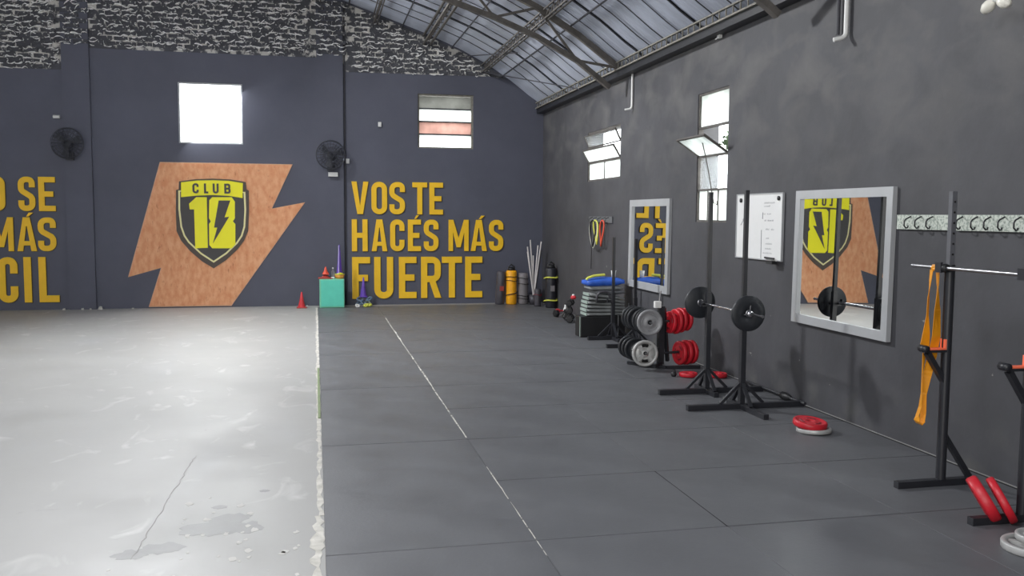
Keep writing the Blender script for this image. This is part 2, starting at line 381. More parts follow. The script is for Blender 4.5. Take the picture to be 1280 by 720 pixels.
# squeezed-out mortar smears along the joints
g = G()
for (x, z) in spots:
    d = .055 if any(a <= x <= b for a, b in PIL) else 0
    for q in range(4):
        if random.random() < (.78 if x < .49 else .62):
            horiz = q != 2
            L = random.uniform(.05, .15) if horiz else random.uniform(.03, .07)
            cx = x + (random.uniform(-.1, .1) if horiz else PITX / 2); cz = z + (PITZ / 2 * random.choice((-1, 1)) if horiz else 0)
            cz += random.uniform(-.008, .008); n = 6; U = []; D = []
            ang = random.gauss(0, .16) + (0 if horiz else 1.5)
            if random.random() < .25: ang += random.uniform(-.8, .8)
            bow = random.uniform(-.028, .028)
            for k in range(n + 1):
                t = k / n - .5; th = random.uniform(.002, .010) * (1 if 0 < k < n else .3); w = bow * (1 - 4 * t * t)
                px, pz = cx + t * L * math.cos(ang) - w * math.sin(ang), cz + t * L * math.sin(ang) + w * math.cos(ang)
                U.append((px, pz + th)); D.append((px + .001, pz - th))
            if max(p[1] for p in U) < roof_z(cx) - .02: g.prism([D + U[::-1]], back, .012 + d, .028 + d + random.uniform(0, .006))
g.build('mortar_smears', M['smear'], wall_back, kind='stuff')

# ---- right wall with two window openings
W1 = (11.59, 13.08, 2.09, 2.82); W2 = (8.35, 9.09, 1.52, 2.88)
wall_right = G().prism([[(Y0 - .2, -.2), (YB + .2, -.2), (YB + .2, 3.85), (Y0 - .2, 3.85)], rect(W1), rect(W2)], side, 0, -.25).build('wall_right', M['wall_r'], kind='structure')
# ---- left wall, front wall (out of view), both solid, behind the added fill lights
wall_left = G().bx(X0 - .2, X0, Y0 - .2, YB + .2, -.2, 3.85).build('wall_left', M['wall_r'], kind='structure')
fo = [(x, z) for x, z in [(XR + .25, -.2), (XR + .25, 3.4)] + [(x, z + .03) for x, z in AP] + [(X0 - .25, 3.4), (X0 - .25, -.2)]]
wall_front = G().prism([fo], lambda u, v, d: Vector((u, Y0 - d, v)), 0, .2).build('wall_front', M['wall_r'], kind='structure')
# ---- ceiling: arched corrugated sheets under a closed deck
prof = []
N_ = 64
for i in range(N_ + 1):
    x = XR + .22 + (X0 - XR - .44) * i / N_
    prof.append((x, roof_z(max(min(x, XR), X0)) if X0 <= x <= XR else 3.42))
up = [(x, z + .05) for x, z in prof]; hi = [(x, z + .17) for x, z in reversed(prof)]
ceiling = G().prism([up + hi], lambda u, v, d: Vector((u, d, v)), Y0 - .25, YB + .25).build('ceiling', M['steel_dark'], kind='structure')
SW = .86
g = G(); ny = 45; vs = []
PX = []
for (xa, za), (xb, zb) in zip(AP, AP[1:]):
    for k in range(3): PX.append((xa + (xb - xa) * k / 3, za + (zb - za) * k / 3))
PX.append(AP[-1])
for j in range(ny + 1):
    y = SW * 1.01 * j / ny; dz = .011 * math.sin(2 * math.pi * y / .076)
    for x, z in PX: vs.append((x, y, z + .018 + dz))
nx = len(PX)
g.add(vs, [(j * nx + i, j * nx + i + 1, (j + 1) * nx + i + 1, (j + 1) * nx + i) for j in range(ny) for i in range(nx - 1)], True)
sheet = g.build('roof_sheet', M['roof'], ceiling)
y = YB - SW; k = 0
while y > Y0 - SW:
    o = sheet if k == 0 else sheet.copy()
    if k: COL.objects.link(o)
    o.location = (0, y, -.012 if k % 2 else .006); o.parent = ceiling; y -= SW; k += 1
# lap battens where two sheets meet, seen as dark lines
g = G()
for i, (x, z) in enumerate(PX):
    pass
g.tube([(x, 0, z - .002) for x, z in PX if x > -6], .007, 5)
lap = g.build('sheet_lap', M['steel_dark'], ceiling); y = YB - SW; k = 0
while y > 3:
    for off in (0, -SW / 2):
        o = lap if k == 0 else lap.copy()
        if k: COL.objects.link(o)
        o.location = (0, y + off, 0); o.parent = ceiling; k += 1
    y -= SW

# ---- roof structure
def truss(Y, label):
    t = thing('roof_truss', label, 'roof truss', (0, Y, 0), group='arched roof trusses')
    xs = [3.92 - i * .55 for i in range(33)]
    top = [(x, 0, roof_z(x) - .06) for x in xs]
    low = [(x - .02, 0, roof_z(x) - .06 - (.28 + .16 * min(1, i / 4))) for i, x in enumerate(xs)]
    low[0] = (3.80, 0, 3.26)
    def chord(P, w, h):
        g = G()
        for a, b in zip(P, P[1:]):
            if a[0] > -14: g.bar(a, b, w, h)
        return g
    chord(top, .07, .07).build('upper_chord', M['steel_old'], t); chord(low, .07, .06).build('lower_chord', M['steel_old'], t)
    for i in range(1, 26, 2):
        G().bar(top[i + 1], low[i], .022, .03).build('web', M['steel_old'], t)
        G().bar(low[i], top[i - 1] if i > 1 else top[0], .028, .03).build('web', M['steel_old'], t)
    return t
truss(11.4, 'arched lattice roof truss crossing the ceiling nearest the back wall')
truss(7.0, 'arched lattice roof truss over the squat stands, above the frame')
truss(2.6, 'arched lattice roof truss above the camera')
def lattice(x, z, dy, m, label, y0, y1, h=.12, w=.03, step=.24, th=.016, off=.05):
    t = thing('lattice_purlin', label, 'purlin', (x, y0, z), group='lattice purlins running to the back wall')
    for sx in (-off / 2, off / 2):
        G().bx(sx - th / 2, sx + th / 2, 0, y1 - y0, h - th, h).build('upper_rail', m, t)
        G().bx(sx - th / 2, sx + th / 2, 0, y1 - y0, 0, th).build('lower_rail', m, t)
    g = G(); n = int((y1 - y0) / step)
    for i in range(n):
        a = i * step; g.bar((0, a, th / 2), (0, a + step / 2, h - th / 2), .014); g.bar((0, a + step / 2, h - th / 2), (0, a + step, th / 2), .014)
    g.build('zigzag_web', m, t, kind='stuff'); return t
for x, lab in ((2.92, 'lattice purlin nearest the right wall, meeting the back wall above the louvred window'), (1.93, 'thick lattice purlin meeting the brick band left of the louvred window'),
               (1.04, 'lattice purlin meeting the bare brick right of the pilaster line'), (.1, 'lattice purlin above the pilaster left of the yellow slogan, out of frame')):
    z = roof_z(x) - .17
    lattice(x, z, 0, M['steel_old'], lab, 2.0, YB - .02, h=.14 if x != 1.93 else .17, off=.06 if x != 1.93 else .12, th=.018 if x != 1.93 else .03)
for x, lab in ((3.25, 'thin steel purlin rod between the eave lattice and the first purlin'), (2.36, 'thin steel purlin rod in the middle of the bright roof bay'), (1.5, 'thin steel purlin rod close to the bare brick'), (.6, 'thin steel purlin rod beside the pilaster line')):
    t = G().tube([(x, 2, roof_z(x) - .03), (x, YB - .01, roof_z(x) - .03)], .012, 6).build('purlin_rod', M['steel_dark']); tag(t, lab, 'rod', 'thin purlin rods')
t = G().tube([(2.9, YB - .1, 4.08), (3.75, 12.6, 3.4)], .009, 6).build('brace_rod', M['steel_dark']); tag(t, 'slanting thin brace rod under the roof corner above the right wall', 'rod')
t = G().tube([(3.0, 13.4, 4.02), (2.6, YB - .1, 4.34)], .009, 6).build('brace_rod', M['steel_dark']); tag(t, 'slanting thin brace rod just beyond the far truss', 'rod')
# eave: dark beam on the right wall with a pale ladder lattice on top
eb = G().bx(XR - .13, XR - .002, 2.0, YB - .01, 3.40, 3.50).build('eave_beam', M['black_metal']); tag(eb, 'long dark beam along the top of the right wall', 'beam')
t = thing('eave_lattice', 'pale dusty ladder-like steel lattice on top of the dark eave beam', 'lattice', (XR - .15, 2.0, 3.475))
G().bx(-.015, .015, 0, 13.75, .0, .018).build('lower_rail', M['steel_pale'], t); G().bx(-.015, .015, 0, 13.75, .095, .11).build('upper_rail', M['steel_pale'], t)
for i in range(92):
    g = G().bar((0, i * .15, .01), (0, i * .15, .10), .012) if i == 0 else None
    if i == 0: r0 = g.build('rung', M['steel_pale'], t); r0.location = (0, 0, 0)
    else:
        r = r0.copy(); COL.objects.link(r); r.parent = t; r.location = (0, i * .15, 0)

# ---- windows
def frame_bars(g, r, tf, w, d0, d1):
    u0, u1, v0, v1 = r
    g.prism([[(u0, v0), (u1, v0), (u1, v1), (u0, v1)], [(u0 + w, v0 + w), (u1 - w, v0 + w), (u1 - w, v1 - w), (u0 + w, v1 - w)]], tf, d0, d1)
def rectp(u0, u1, v0, v1): return [(u0, v0), (u1, v0), (u1, v1), (u0, v1)]
w1 = struct('window_1'); g = G(); frame_bars(g, WL, back, .025, -.06, -.02)
g.build('window_frame', M['alu'], w1)
for i in range(2):
    for j in range(3):
        x0 = WL[0] + .03 + i * .485; z0 = WL[2] + .03 + j * .315
        G().prism([rectp(x0, x0 + .475, z0, z0 + .305)], back, -.045, -.04).build('pane', M['g_white'], w1)
w2 = struct('window_2'); g = G(); frame_bars(g, WR, back, .03, -.14, -.03)
g.build('window_frame', M['steel_pale'], w2)
hz = (WR[3] - WR[2] - .06) / 4
for j, m_ in enumerate(('g_white', 'g_pink', 'g_white', 'g_grey')):
    z0 = WR[2] + .03 + j * hz
    tf = lambda u, v, d, z0=z0: back(u, z0 + (v - z0) * 1, d + (v - z0) * .12)
    G().prism([rectp(WR[0] + .03, WR[1] - .03, z0 + .01, z0 + hz - .008)], tf, -.10, -.095).build('louvre_pane', M[m_], w2)
    if j: G().prism([rectp(WR[0] + .02, WR[1] - .02, z0 - .011, z0 + .011)], back, -.12, -.06).build('glazing_bar', M['steel_dark'], w2)
# right wall, far window: fixed bottom row and two tilted sashes
w3 = struct('window_3'); u0, u1, v0, v1 = W1
g = G(); frame_bars(g, W1, side, .025, -.06, -.01); g.prism([rectp((u0 + u1) / 2 - .01, (u0 + u1) / 2 + .01, v0, v0 + .27)], side, -.05, -.02)
g.prism([rectp(u0, u1, v0 + .26, v0 + .28)], side, -.06, -.01); g.build('window_frame', M['steel_old'], w3)
for a, b in ((u0 + .025, (u0 + u1) / 2 - .01), ((u0 + u1) / 2 + .01, u1 - .025)): G().prism([rectp(a, b, v0 + .025, v0 + .26)], side, -.035, -.03).build('pane', M['g_white'], w3)
def sash(ws, u0, u1, vb, vt, tilt, nb, m_g, inward=0.0, base=-.03):
    """bottom-hinged sash whose top leans out into the room"""
    tf = lambda u, v, d: side(u, vb + (v - vb) * math.cos(tilt) + d * math.sin(tilt) * -1, base + (v - vb) * math.sin(tilt) + d * math.cos(tilt))
    o = G(); frame_bars(o, (u0, u1, vb, vt), tf, .018, 0, .022); s_ = o.build('sash', M['steel_old'], ws)
    st = (u1 - u0 - .036) / nb
    for i in range(nb):
        a = u0 + .018 + i * st
        G().prism([rectp(a, a + st - .004, vb + .018, vt - .018)], tf, .008, .012).build('pane', m_g, s_)
    return s_
sash(w3, u0 + .03, u1 - .03, v0 + .285, v0 + .50, .55, 1, M['g_white'])
sash(w3, u0 + .03, u1 - .03, v0 + .505, v1 - .03, .45, 1, M['g_clear'])
# right wall, tall near window with a flap leaning in
w4 = struct('window_4'); u0, u1, v0, v1 = W2
g = G(); frame_bars(g, W2, side, .022, -.06, -.01)
for zz in (1.86, 2.215, 2.52): g.prism([rectp(u0, u1, zz - .01, zz + .01)], side, -.06, -.01)
for uu in (8.6, 8.85): g.prism([rectp(uu - .006, uu + .006, v0, 1.86)], side, -.05, -.02)
g.build('window_frame', M['steel_old'], w4)
for a, b in ((8.37, 8.594), (8.606, 8.844), (8.856, 9.07)): G().prism([rectp(a, b, 1.54, 1.85)], side, -.035, -.031).build('pane', M['g_white'], w4)
G().prism([rectp(8.37, 9.07, 1.87, 2.205)], side, -.035, -.031).build('pane', M['g_clear'], w4)
G().prism([rectp(8.37, 9.07, 2.53, 2.86)], side, -.035, -.031).build('pane', M['g_white'], w4)
sash(w4, 8.37, 9.07, 2.225, 2.55, 1.0, 1, M['g_white'])
G().tube([side(8.62, 2.40, .17), side(8.60, 2.1, .1), side(8.52, 1.72, .06), side(8.46, 1.70, .05), side(8.46, 1.74, .05)], .006, 6).build('stay_rod', M['steel_old'], w4)

# ---- outside: paving, a neighbouring wall, vines by the right-hand windows
o = G().bx(XR + 1, XR + 30, -10, 40, -.4, -.3).build('outside_ground', M['ground'], kind='structure')
o = G().bx(X0, XR + .9, YB + 2.6, YB + 30, -.4, -.3).build('outside_ground', M['ground'], kind='structure')
def vine(name, cy, cz, ry, rz_, n, x, label):
    g = G()
    for i in range(n):
        a = random.uniform(0, 6.283); r = random.random() ** .6
        p = Vector((x + random.uniform(-.12, .12), cy + ry * r * math.cos(a), cz + rz_ * r * math.sin(a))); s_ = random.uniform(.025, .05)
        R = Quaternion((random.random(), random.random(), random.random(), random.random())).normalized().to_matrix()
        g.add([p + R @ Vector(q) * s_ for q in ((-1, 0, 0), (0, -.6, .1), (1, 0, 0), (0, .6, .1))], [(0, 1, 2, 3)])
    g.tube([(x, cy - ry * .3, -.3), (x + .04, cy - ry * .1, cz * .5), (x, cy, cz), (x + .02, cy + ry * .2, cz + rz_ * .8)], [.03, .025, .02, .01], 6)
    t = g.build(name, M['leaf']); tag(t, label, 'vine'); t['kind'] = 'stuff'; return t
vine('climbing_vine', 12.15, 3.0, .7, .22, 420, XR + .55, 'leafy vine outside the top of the far right-wall window')
vine('climbing_vine', 9.25, 2.42, .42, .16, 300, XR + .6, 'leafy vine outside the tall window behind its tilted flap')
vine('climbing_vine', 9.45, 1.90, .4, .13, 300, XR + 1.3, 'leafy vine outside the tall window above its bottom row')

# ================================================================ WALL GRAPHICS
def fillet(P, r, closed=False, n=6):
    out = []; k = len(P)
    for i in range(k):
        p = Vector(P[i])
        if not closed and i in (0, k - 1): out.append(p); continue
        a = Vector(P[i - 1]) - p; b = Vector(P[(i + 1) % k]) - p
        ang = a.angle(b); 
        if ang > 3.1: out.append(p); continue
        d = min(r / math.tan(ang / 2), a.length * .499, b.length * .499); rr = d * math.tan(ang / 2)
        a.normalize(); b.normalize(); c = p + (a + b).normalized() * (rr / math.sin(ang / 2))
        s_ = p + a * d; e = p + b * d; v0 = s_ - c; v1 = e - c
        A0 = math.atan2(v0.y, v0.x); A1 = math.atan2(v1.y, v1.x); dA = (A1 - A0 + math.pi) % (2 * math.pi) - math.pi
        for q in range(n + 1): out.append(c + Vector((math.cos(A0 + dA * q / n), math.sin(A0 + dA * q / n))) * rr)
    return out
def stroke(P, t, closed=False):
    """list of quads following a 2D path"""
    P = [Vector(p) for p in P]; Q = [P[0]]
    for p in P[1:]:
        if (p - Q[-1]).length > 1e-5: Q.append(p)
    if closed and (Q[0] - Q[-1]).length < 1e-5: Q.pop()
    P = Q; k = len(P); A = []; B = []
    for i in range(k):
        if closed or 0 < i < k - 1:
            d0 = (P[i] - P[i - 1]).normalized(); d1 = (P[(i + 1) % k] - P[i]).normalized()
            m_ = (d0 + d1); m_ = m_.normalized() if m_.length > 1e-6 else d0
            nrm = Vector((-m_.y, m_.x)); sc = 1 / max(.4, nrm.dot(Vector((-d0.y, d0.x))))
        else:
            d = (P[1] - P[0]) if i == 0 else (P[-1] - P[-2]); d.normalize(); nrm = Vector((-d.y, d.x)); sc = 1
        A.append(P[i] + nrm * t / 2 * sc); B.append(P[i] - nrm * t / 2 * sc)
    if closed: return [('ring', A, B)]
    return [('poly', A + B[::-1])]
def glyph(ch, w, h, t):
    m_ = t / 2; L, R, B, T = m_, w - m_, m_, h - m_; P = []
    rc = lambda a, b, c, d: ('poly', [(a, c), (b, c), (b, d), (a, d)])
    r = (w - t) * .5
    if ch == 'O': P += stroke(fillet([(L, B), (R, B), (R, T), (L, T)], r * .95, True), t, True)
    elif ch == 'C': P += stroke(fillet([(R, .36 * h), (R, B), (L, B), (L, T), (R, T), (R, .64 * h)], r * .95), t)
    elif ch == 'S': P += stroke(fillet([(R, .69 * h), (R, T), (L, T), (L, .60 * h), (R, .40 * h), (R, B), (L, B), (L, .31 * h)], r * .95), t)
    elif ch == 'U': P += stroke(fillet([(L, h), (L, B), (R, B), (R, h)], r * .95), t)
    elif ch == 'V': P += [('poly', [(0, h), (t, h), (w / 2, .26 * h), (w - t, h), (w, h), (w / 2 + t * .55, 0), (w / 2 - t * .55, 0)])]
    elif ch == 'A': P += [('poly', [(0, 0), (t * .95, 0), (w / 2 - .02 * w, .74 * h), (w / 2 + .02 * w, .74 * h), (w - t * .95, 0), (w, 0), (w / 2 + t * .58, h), (w / 2 - t * .58, h)]), rc(.25 * w, .75 * w, .17 * h, .17 * h + t * .8)]
    elif ch == 'M': P += [rc(0, t * .9, 0, h), rc(w - t * .9, w, 0, h), ('poly', [(0.3 * t, h), (t * .95, h), (w / 2, .42 * h), (w - t * .95, h), (w - .3 * t, h), (w / 2 + t * .4, .12 * h), (w / 2 - t * .4, .12 * h)])]
    elif ch == 'H': P += [rc(0, t, 0, h), rc(w - t, w, 0, h), rc(t * .5, w - t * .5, .5 * h - m_, .5 * h + m_)]
    elif ch == 'T': P += [rc(0, w, h - t, h), rc(w / 2 - m_, w / 2 + m_, 0, h - t * .5)]
    elif ch == 'E': P += [rc(0, t, 0, h), rc(t * .5, w, 0, t), rc(t * .5, w, h - t, h), rc(t * .5, w * .88, .5 * h - m_, .5 * h + m_)]
    elif ch == 'F': P += [rc(0, t, 0, h), rc(t * .5, w, h - t, h), rc(t * .5, w * .88, .5 * h - m_, .5 * h + m_)]
    elif ch == 'L': P += [rc(0, t, 0, h), rc(t * .5, w, 0, t)]
    elif ch == 'I': P += [rc(0, w, 0, h)]
    elif ch == 'R': P += [rc(0, t, 0, h)] + stroke(fillet([(L, T), (R, T), (R, .46 * h), (L, .46 * h)], r * .8), t) + [('poly', [(.38 * w, .46 * h), (.38 * w + t, .46 * h), (w + .01, 0), (w - t * .98, 0)])]
    elif ch == 'B': P += [rc(0, t, 0, h)] + stroke(fillet([(L, T), (R * .97, T), (R * .97, .5 * h), (L, .5 * h)], r * .6), t) + stroke(fillet([(L, .5 * h), (R, .5 * h), (R, B), (L, B)], r * .6), t)
    return P
def glyph_mesh(g, P, tf, d0, d1):
    for n_, it in enumerate(P):
        d1 = d1 + .0009; d0 = d0 + .0004
        if it[0] == 'poly': g.prism([[tuple(p)[:2] for p in it[1]]], tf, d0, d1)
        else:
            A, B = it[1], it[2]; k = len(A)
            for i in range(k):
                j = (i + 1) % k; g.prism([[tuple(A[i]), tuple(A[j]), tuple(B[j]), tuple(B[i])]], tf, d0, d1)
def letter(ch, x0, x1, z0, z1, t, label, accent=False, group=None):
    g = G(); x_ = x0; P = glyph(ch, x1 - x0, z1 - z0, t)
    if accent: P.append(('poly', [(.50 * (x1 - x0), z1 - z0 + .012), (.62 * (x1 - x0), z1 - z0 + .012), (.86 * (x1 - x0), z1 - z0 + .075), (.64 * (x1 - x0), z1 - z0 + .075)]))
    glyph_mesh(g, P, lambda u, v, d: Vector((u, -d, v)), 0.0, .018)
    root = thing('wall_letter', label, 'letter', (x0, YB - .004, z0), group=group)
    g.build('letter_face', M['yellow'], root)
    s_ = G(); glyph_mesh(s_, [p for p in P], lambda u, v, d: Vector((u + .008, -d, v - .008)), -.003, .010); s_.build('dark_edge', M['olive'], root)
    return root
rows = [
 ([('V', .62, .91), ('O', .96, 1.23), ('S', 1.27, 1.54), ('T', 1.67, 1.93), ('E', 1.97, 2.21)], 1.585, 2.145, .088, 'VOS TE', 'slogan right of the mural', 'top'),
 ([('H', .62, .89), ('A', .96, 1.23), ('C', 1.28, 1.53), ('E', 1.59, 1.82), ('S', 1.87, 2.13), ('M', 2.31, 2.67), ('A', 2.71, 3.00), ('S', 3.04, 3.30)], .94, 1.495, .088, 'HACES MAS', 'slogan right of the mural', 'middle'),
 ([('F', .62, .93), ('U', 1.00, 1.33), ('E', 1.43, 1.74), ('R', 1.82, 2.17), ('T', 2.19, 2.55), ('E', 2.61, 2.92)], .11, .84, .11, 'FUERTE', 'slogan right of the mural', 'bottom'),
 ([('O', -5.08, -4.83), ('S', -4.64, -4.39), ('E', -4.34, -4.09)], 1.60, 2.15, .088, 'O SE', 'slogan at the left edge', 'top'),
 ([('M', -5.09, -4.73), ('A', -4.68, -4.39), ('S', -4.37, -4.10)], .955, 1.50, .088, 'MAS', 'slogan at the left edge', 'middle'),
 ([('C', -4.98, -4.69), ('I', -4.60, -4.49), ('L', -4.38, -4.08)], .125, .86, .11, 'CIL', 'slogan at the left edge', 'bottom')]
ordn = ['first', 'second', 'third', 'fourth', 'fifth', 'sixth', 'seventh', 'eighth']
for L_, z0, z1, t_, word, which, row in rows:
    for i, (c, a, b) in enumerate(L_):
        w_ = {'M': 'M'}.get(c, c)
        letter(c, a, b, z0, z1, t_, "mustard yellow letter %s, %s in the %s line of the %s" % (w_, ordn[i], row, which),
               accent=(row == 'middle' and ((c == 'A' and (i == 6 or which.startswith('slogan at'))) or (c == 'E' and which.startswith('slogan right')))), group='yellow slogan letters')
# mural: strand-board lightning bolt with the crest
mur = thing('lightning_board', 'huge terracotta strand-board lightning bolt on the back wall', 'wall panel', (-1.6, YB - .003, 0))
bolt = [(-2.49, 2.42), (-.36, 2.42), (-.71, 1.67), (-.16, 1.78), (-1.40, .02), (-2.72, .02), (-2.515, .67), (-3.03, .52)]
loc = lambda u, v, d: Vector((u + 1.6, -d, v))
G().prism([bolt], loc, 0, .010).build('board_edge', M['osb_edge'], mur)
ctr = Vector((-1.6, 1.2)); inner = [tuple(Vector(p) + (ctr - Vector(p)).normalized() * .016) for p in bolt]
G().prism([inner], loc, .010, .013).build('board_face', M['osb'], mur)
crest = thing('club_crest', 'shield-shaped crest reading CLUB 10 in yellow on the terracotta bolt', 'emblem', (-1.67, YB - .017, .66))
lc = lambda u, v, d: Vector((u + 1.67, -d, v - .66))
outer_c = [(-2.194, 2.107), (-1.931, 2.147), (-1.656, 2.16), (-1.378, 2.15), (-1.13, 2.11), (-1.12, 1.989), (-1.085, 1.965), (-1.088, 1.6), (-1.108, 1.284), (-1.18, 1.12), (-1.283, .979), (-1.47, .80), (-1.674, .659), (-1.86, .78), (-2.037, .944), (-2.18, 1.12), (-2.251, 1.282), (-2.255, 1.6), (-2.243, 1.964), (-2.202, 1.976)]
G().prism([outer_c], lc, 0, .012).build('shield_rim', M['crest_rim'], crest)
cream = [(-2.209, 1.957), (-2.214, 1.641), (-2.188, 1.354), (-2.14, 1.20), (-2.069, 1.089), (-1.88, .90), (-1.672, .754), (-1.46, .90), (-1.281, 1.077), (-1.20, 1.20), (-1.152, 1.357), (-1.132, 1.649), (-1.140, 1.945)]
G().prism([cream], lc, .012, .015).build('shield_outline', M['cream'], crest)
cc = Vector((-1.672, 1.5)); inn = [tuple(Vector((cc.x + (x - cc.x) * .945, cc.y + (z - cc.y) * .955))) for x, z in cream]
G().prism([inn], lc, .015, .018).build('shield_field', M['crest_dark'], crest)
banner = [(-2.16, 2.091), (-1.909, 2.123), (-1.656, 2.131), (-1.402, 2.125), (-1.177, 2.09), (-1.186, 1.84), (-1.407, 1.875), (-1.661, 1.886), (-1.914, 1.874), (-2.166, 1.845)]
G().prism([banner], lc, .016, .024).build('banner', M['lemon'], crest)
for ch, a, b in (('C', -1.983, -1.886), ('L', -1.80, -1.735), ('U', -1.662, -1.568), ('B', -1.477, -1.378)):
    g = G(); glyph_mesh(g, glyph(ch, b - a, .165, .032), lambda u, v, d, a=a: lc(u + a, v + 1.912, d), .024, .028); g.build('banner_letter', M['crest_dark'], crest)
one = [(-2.043, 1.739), (-1.926, 1.848), (-1.759, 1.849), (-1.76, 1.004), (-1.96, .997), (-1.965, 1.643), (-2.034, 1.643)]
zero = [(-1.72, 1.80), (-1.673, 1.85), (-1.36, 1.853), (-1.311, 1.78), (-1.316, 1.502), (-1.349, 1.449), (-1.31, 1.405), (-1.316, 1.064), (-1.376, .996), (-1.69, .997), (-1.735, 1.053), (-1.732, 1.404), (-1.704, 1.447), (-1.732, 1.5)]
boltp = [(-1.57, 1.796), (-1.385, 1.797), (-1.483, 1.514), (-1.408, 1.526), (-1.677, 1.077), (-1.602, 1.344), (-1.653, 1.343)]
G().prism([one], lc, .018, .026).build('digit_one', M['lemon'], crest); G().prism([zero], lc, .018, .026).build('digit_zero', M['lemon'], crest)
G().prism([boltp], lc, .026, .030).build('small_bolt', M['crest_dark'], crest)

# ================================================================ THINGS ON THE BACK WALL
def wall_fan(x, z, label):
    t = thing('wall_fan', label, 'fan', (x, YB - .06, z), group='dark wall fans')
    G().bx(-.06, .06, -.05, .058, -.26, -.12).build('bracket', M['fan'], t)
    G().lathe([(.0, 0), (.07, .0), (.075, .10), (.05, .14), (0, .145)], (0, -.04, -.02), (0, -1, 0), 18).build('motor', M['fan'], t)
    g = G()
    for r, y in ((.235, -.20), (.245, -.16), (.235, -.12), (.12, -.225), (.18, -.215), (.06, -.23)):
        g.tube([(r * math.cos(a * math.pi / 16), y, r * math.sin(a * math.pi / 16) + .0) for a in range(32)], .005, 5, closed=True)
    for k in range(24):
        a = k * math.pi / 12; g.tube([(.03 * math.cos(a), -.23, .03 * math.sin(a)), (.15 * math.cos(a), -.225, .15 * math.sin(a)), (.235 * math.cos(a), -.19, .235 * math.sin(a)), (.242 * math.cos(a), -.14, .242 * math.sin(a)), (.1 * math.cos(a), -.08, .1 * math.sin(a))], .003, 4)
    g.build('cage', M['fan'], t)
    for k in range(3):
        a = k * 2.094 + .4; u = Vector((math.cos(a), 0, math.sin(a))); v = Vector((-math.sin(a), 0, math.cos(a)))
        y = Vector((0, -.17, 0)); G().add([y + u * .03 - v * .02, y + u * .2 - v * .07 + Vector((0, .02, 0)), y + u * .21 + v * .05 - Vector((0, .02, 0)), y + u * .03 + v * .03,
            y + u * .03 - v * .02 + Vector((0, .004, 0)), y + u * .2 - v * .07 + Vector((0, .024, 0)), y + u * .21 + v * .05 - Vector((0, .016, 0)), y + u * .03 + v * .03 + Vector((0, .004, 0))],
            [(0, 1, 2, 3), (7, 6, 5, 4), (0, 4, 5, 1), (1, 5, 6, 2), (2, 6, 7, 3), (3, 7, 4, 0)]).build('blade', M['fan'], t)
    return t
wall_fan(-3.84, 2.68, 'dark round wall fan above the left edge slogan'); wall_fan(.27, 2.58, 'dark round wall fan between the mural and the right slogan')
def plate_sign(x, z, w, h, label, d=.02):
    o = G().box((0, 0, 0), (w, d, h)).build('wall_label', M['white'], bevel=.003); o.location = (x, YB - d / 2 - .002, z); tag(o, label, 'label'); return o
plate_sign(-3.70, 2.32, .17, .07, 'small white label on the wall under the left fan', .02)
plate_sign(.31, 2.255, .16, .07, 'small white label on the pilaster under the right fan', .13)
def switch(x, z, label, d0=0):
    t = thing('wall_switch', label, 'switch', (x, YB - d0, z)); G().bx(-.028, .028, -.03, -.001, -.04, .04).build('cover', M['white'], t, bevel=.004); G().bx(-.012, .012, -.036, -.030, -.02, .02).build('rocker', M['white'], t)
switch(1.11, 3.13, 'tiny white box on the wall left of the louvred window'); switch(.56, 2.49, 'tiny white box beside the pilaster above the letter V')
o = G().tube([(-.05, 0, 0), (.05, 0, 0)], .028, 8).build('cable_clip', M['white']); o.location = (-4.03, YB - .03, 3.11); tag(o, 'small white oval fitting high on the wall above the left slogan', 'fitting')
o = G().tube([(.515, YB - .02, 0.02), (.515, YB - .02, 5.1)], .012, 6).build('conduit', M['steel_dark']); tag(o, 'thin dark conduit running up the wall left of the right slogan', 'pipe')

# ================================================================ ON THE RIGHT WALL
def mirror(u0, u1, v0, v1, wf, label, name='wall_mirror', lean=-.010):
    t = thing(name, label, 'mirror', (XR, (u0 + u1) / 2, v0), group='silver framed wall mirrors'); c = (u0 + u1) / 2
    tf = lambda u, v, d: Vector((-d, u - c, v - v0))
    G().prism([rectp(u0 + .01, u1 - .01, v0 + .01, v1 - .01)], tf, .004, .018).build('backing', M['black'], t)
    G().prism([rectp(u0 + wf * .8, u1 - wf * .8, v0 + wf * .8, v1 - wf * .8)], tf, .018, .021).build('mirror_glass', M['mirror'], t)
    for q in ([(u0, v0), (u1, v0), (u1 - wf, v0 + wf), (u0 + wf, v0 + wf)], [(u0, v1), (u1, v1), (u1 - wf, v1 - wf), (u0 + wf, v1 - wf)],
              [(u0, v0), (u0 + wf, v0 + wf), (u0 + wf, v1 - wf), (u0, v1)], [(u1, v0), (u1 - wf, v0 + wf), (u1 - wf, v1 - wf), (u1, v1)]):
        G().prism([q], tf, .004, .042).build('frame_rail', M['alu'], t)
    t.rotation_euler = (0, -lean, 0); t.location.x -= .004
    return t
mirror(9.75, 11.09, .67, 1.785, .085, 'silver framed mirror on the right wall by the plate rack, reflecting letters')
mirror(5.645, 6.96, .69, 1.80, .07, 'large silver framed mirror on the right wall reflecting the crest')
t = thing('whiteboard', 'white marker board with faint handwriting on the right wall', 'whiteboard', (XR, 7.64, 1.19))
tf = lambda u, v, d: Vector((-d, u - 7.64, v - 1.19))
G().prism([rectp(7.205, 8.08, 1.19, 1.79)], tf, .003, .018).build('panel', M['board'], t)
g = G(); frame_bars(g, (7.2, 8.085, 1.185, 1.795), tf, .010, .003, .024); g.build('rim', M['alu'], t)
g = G()
def scribble(u, v, n, h):
    for i in range(n):
        g.prism([[(u - i * .014, v), (u - i * .014 - .004, v), (u - i * .014 - .010, v + h * random.uniform(.4, 1)), (u - i * .014 - .006, v + h * random.uniform(.4, 1))]], tf, .018, .0188)
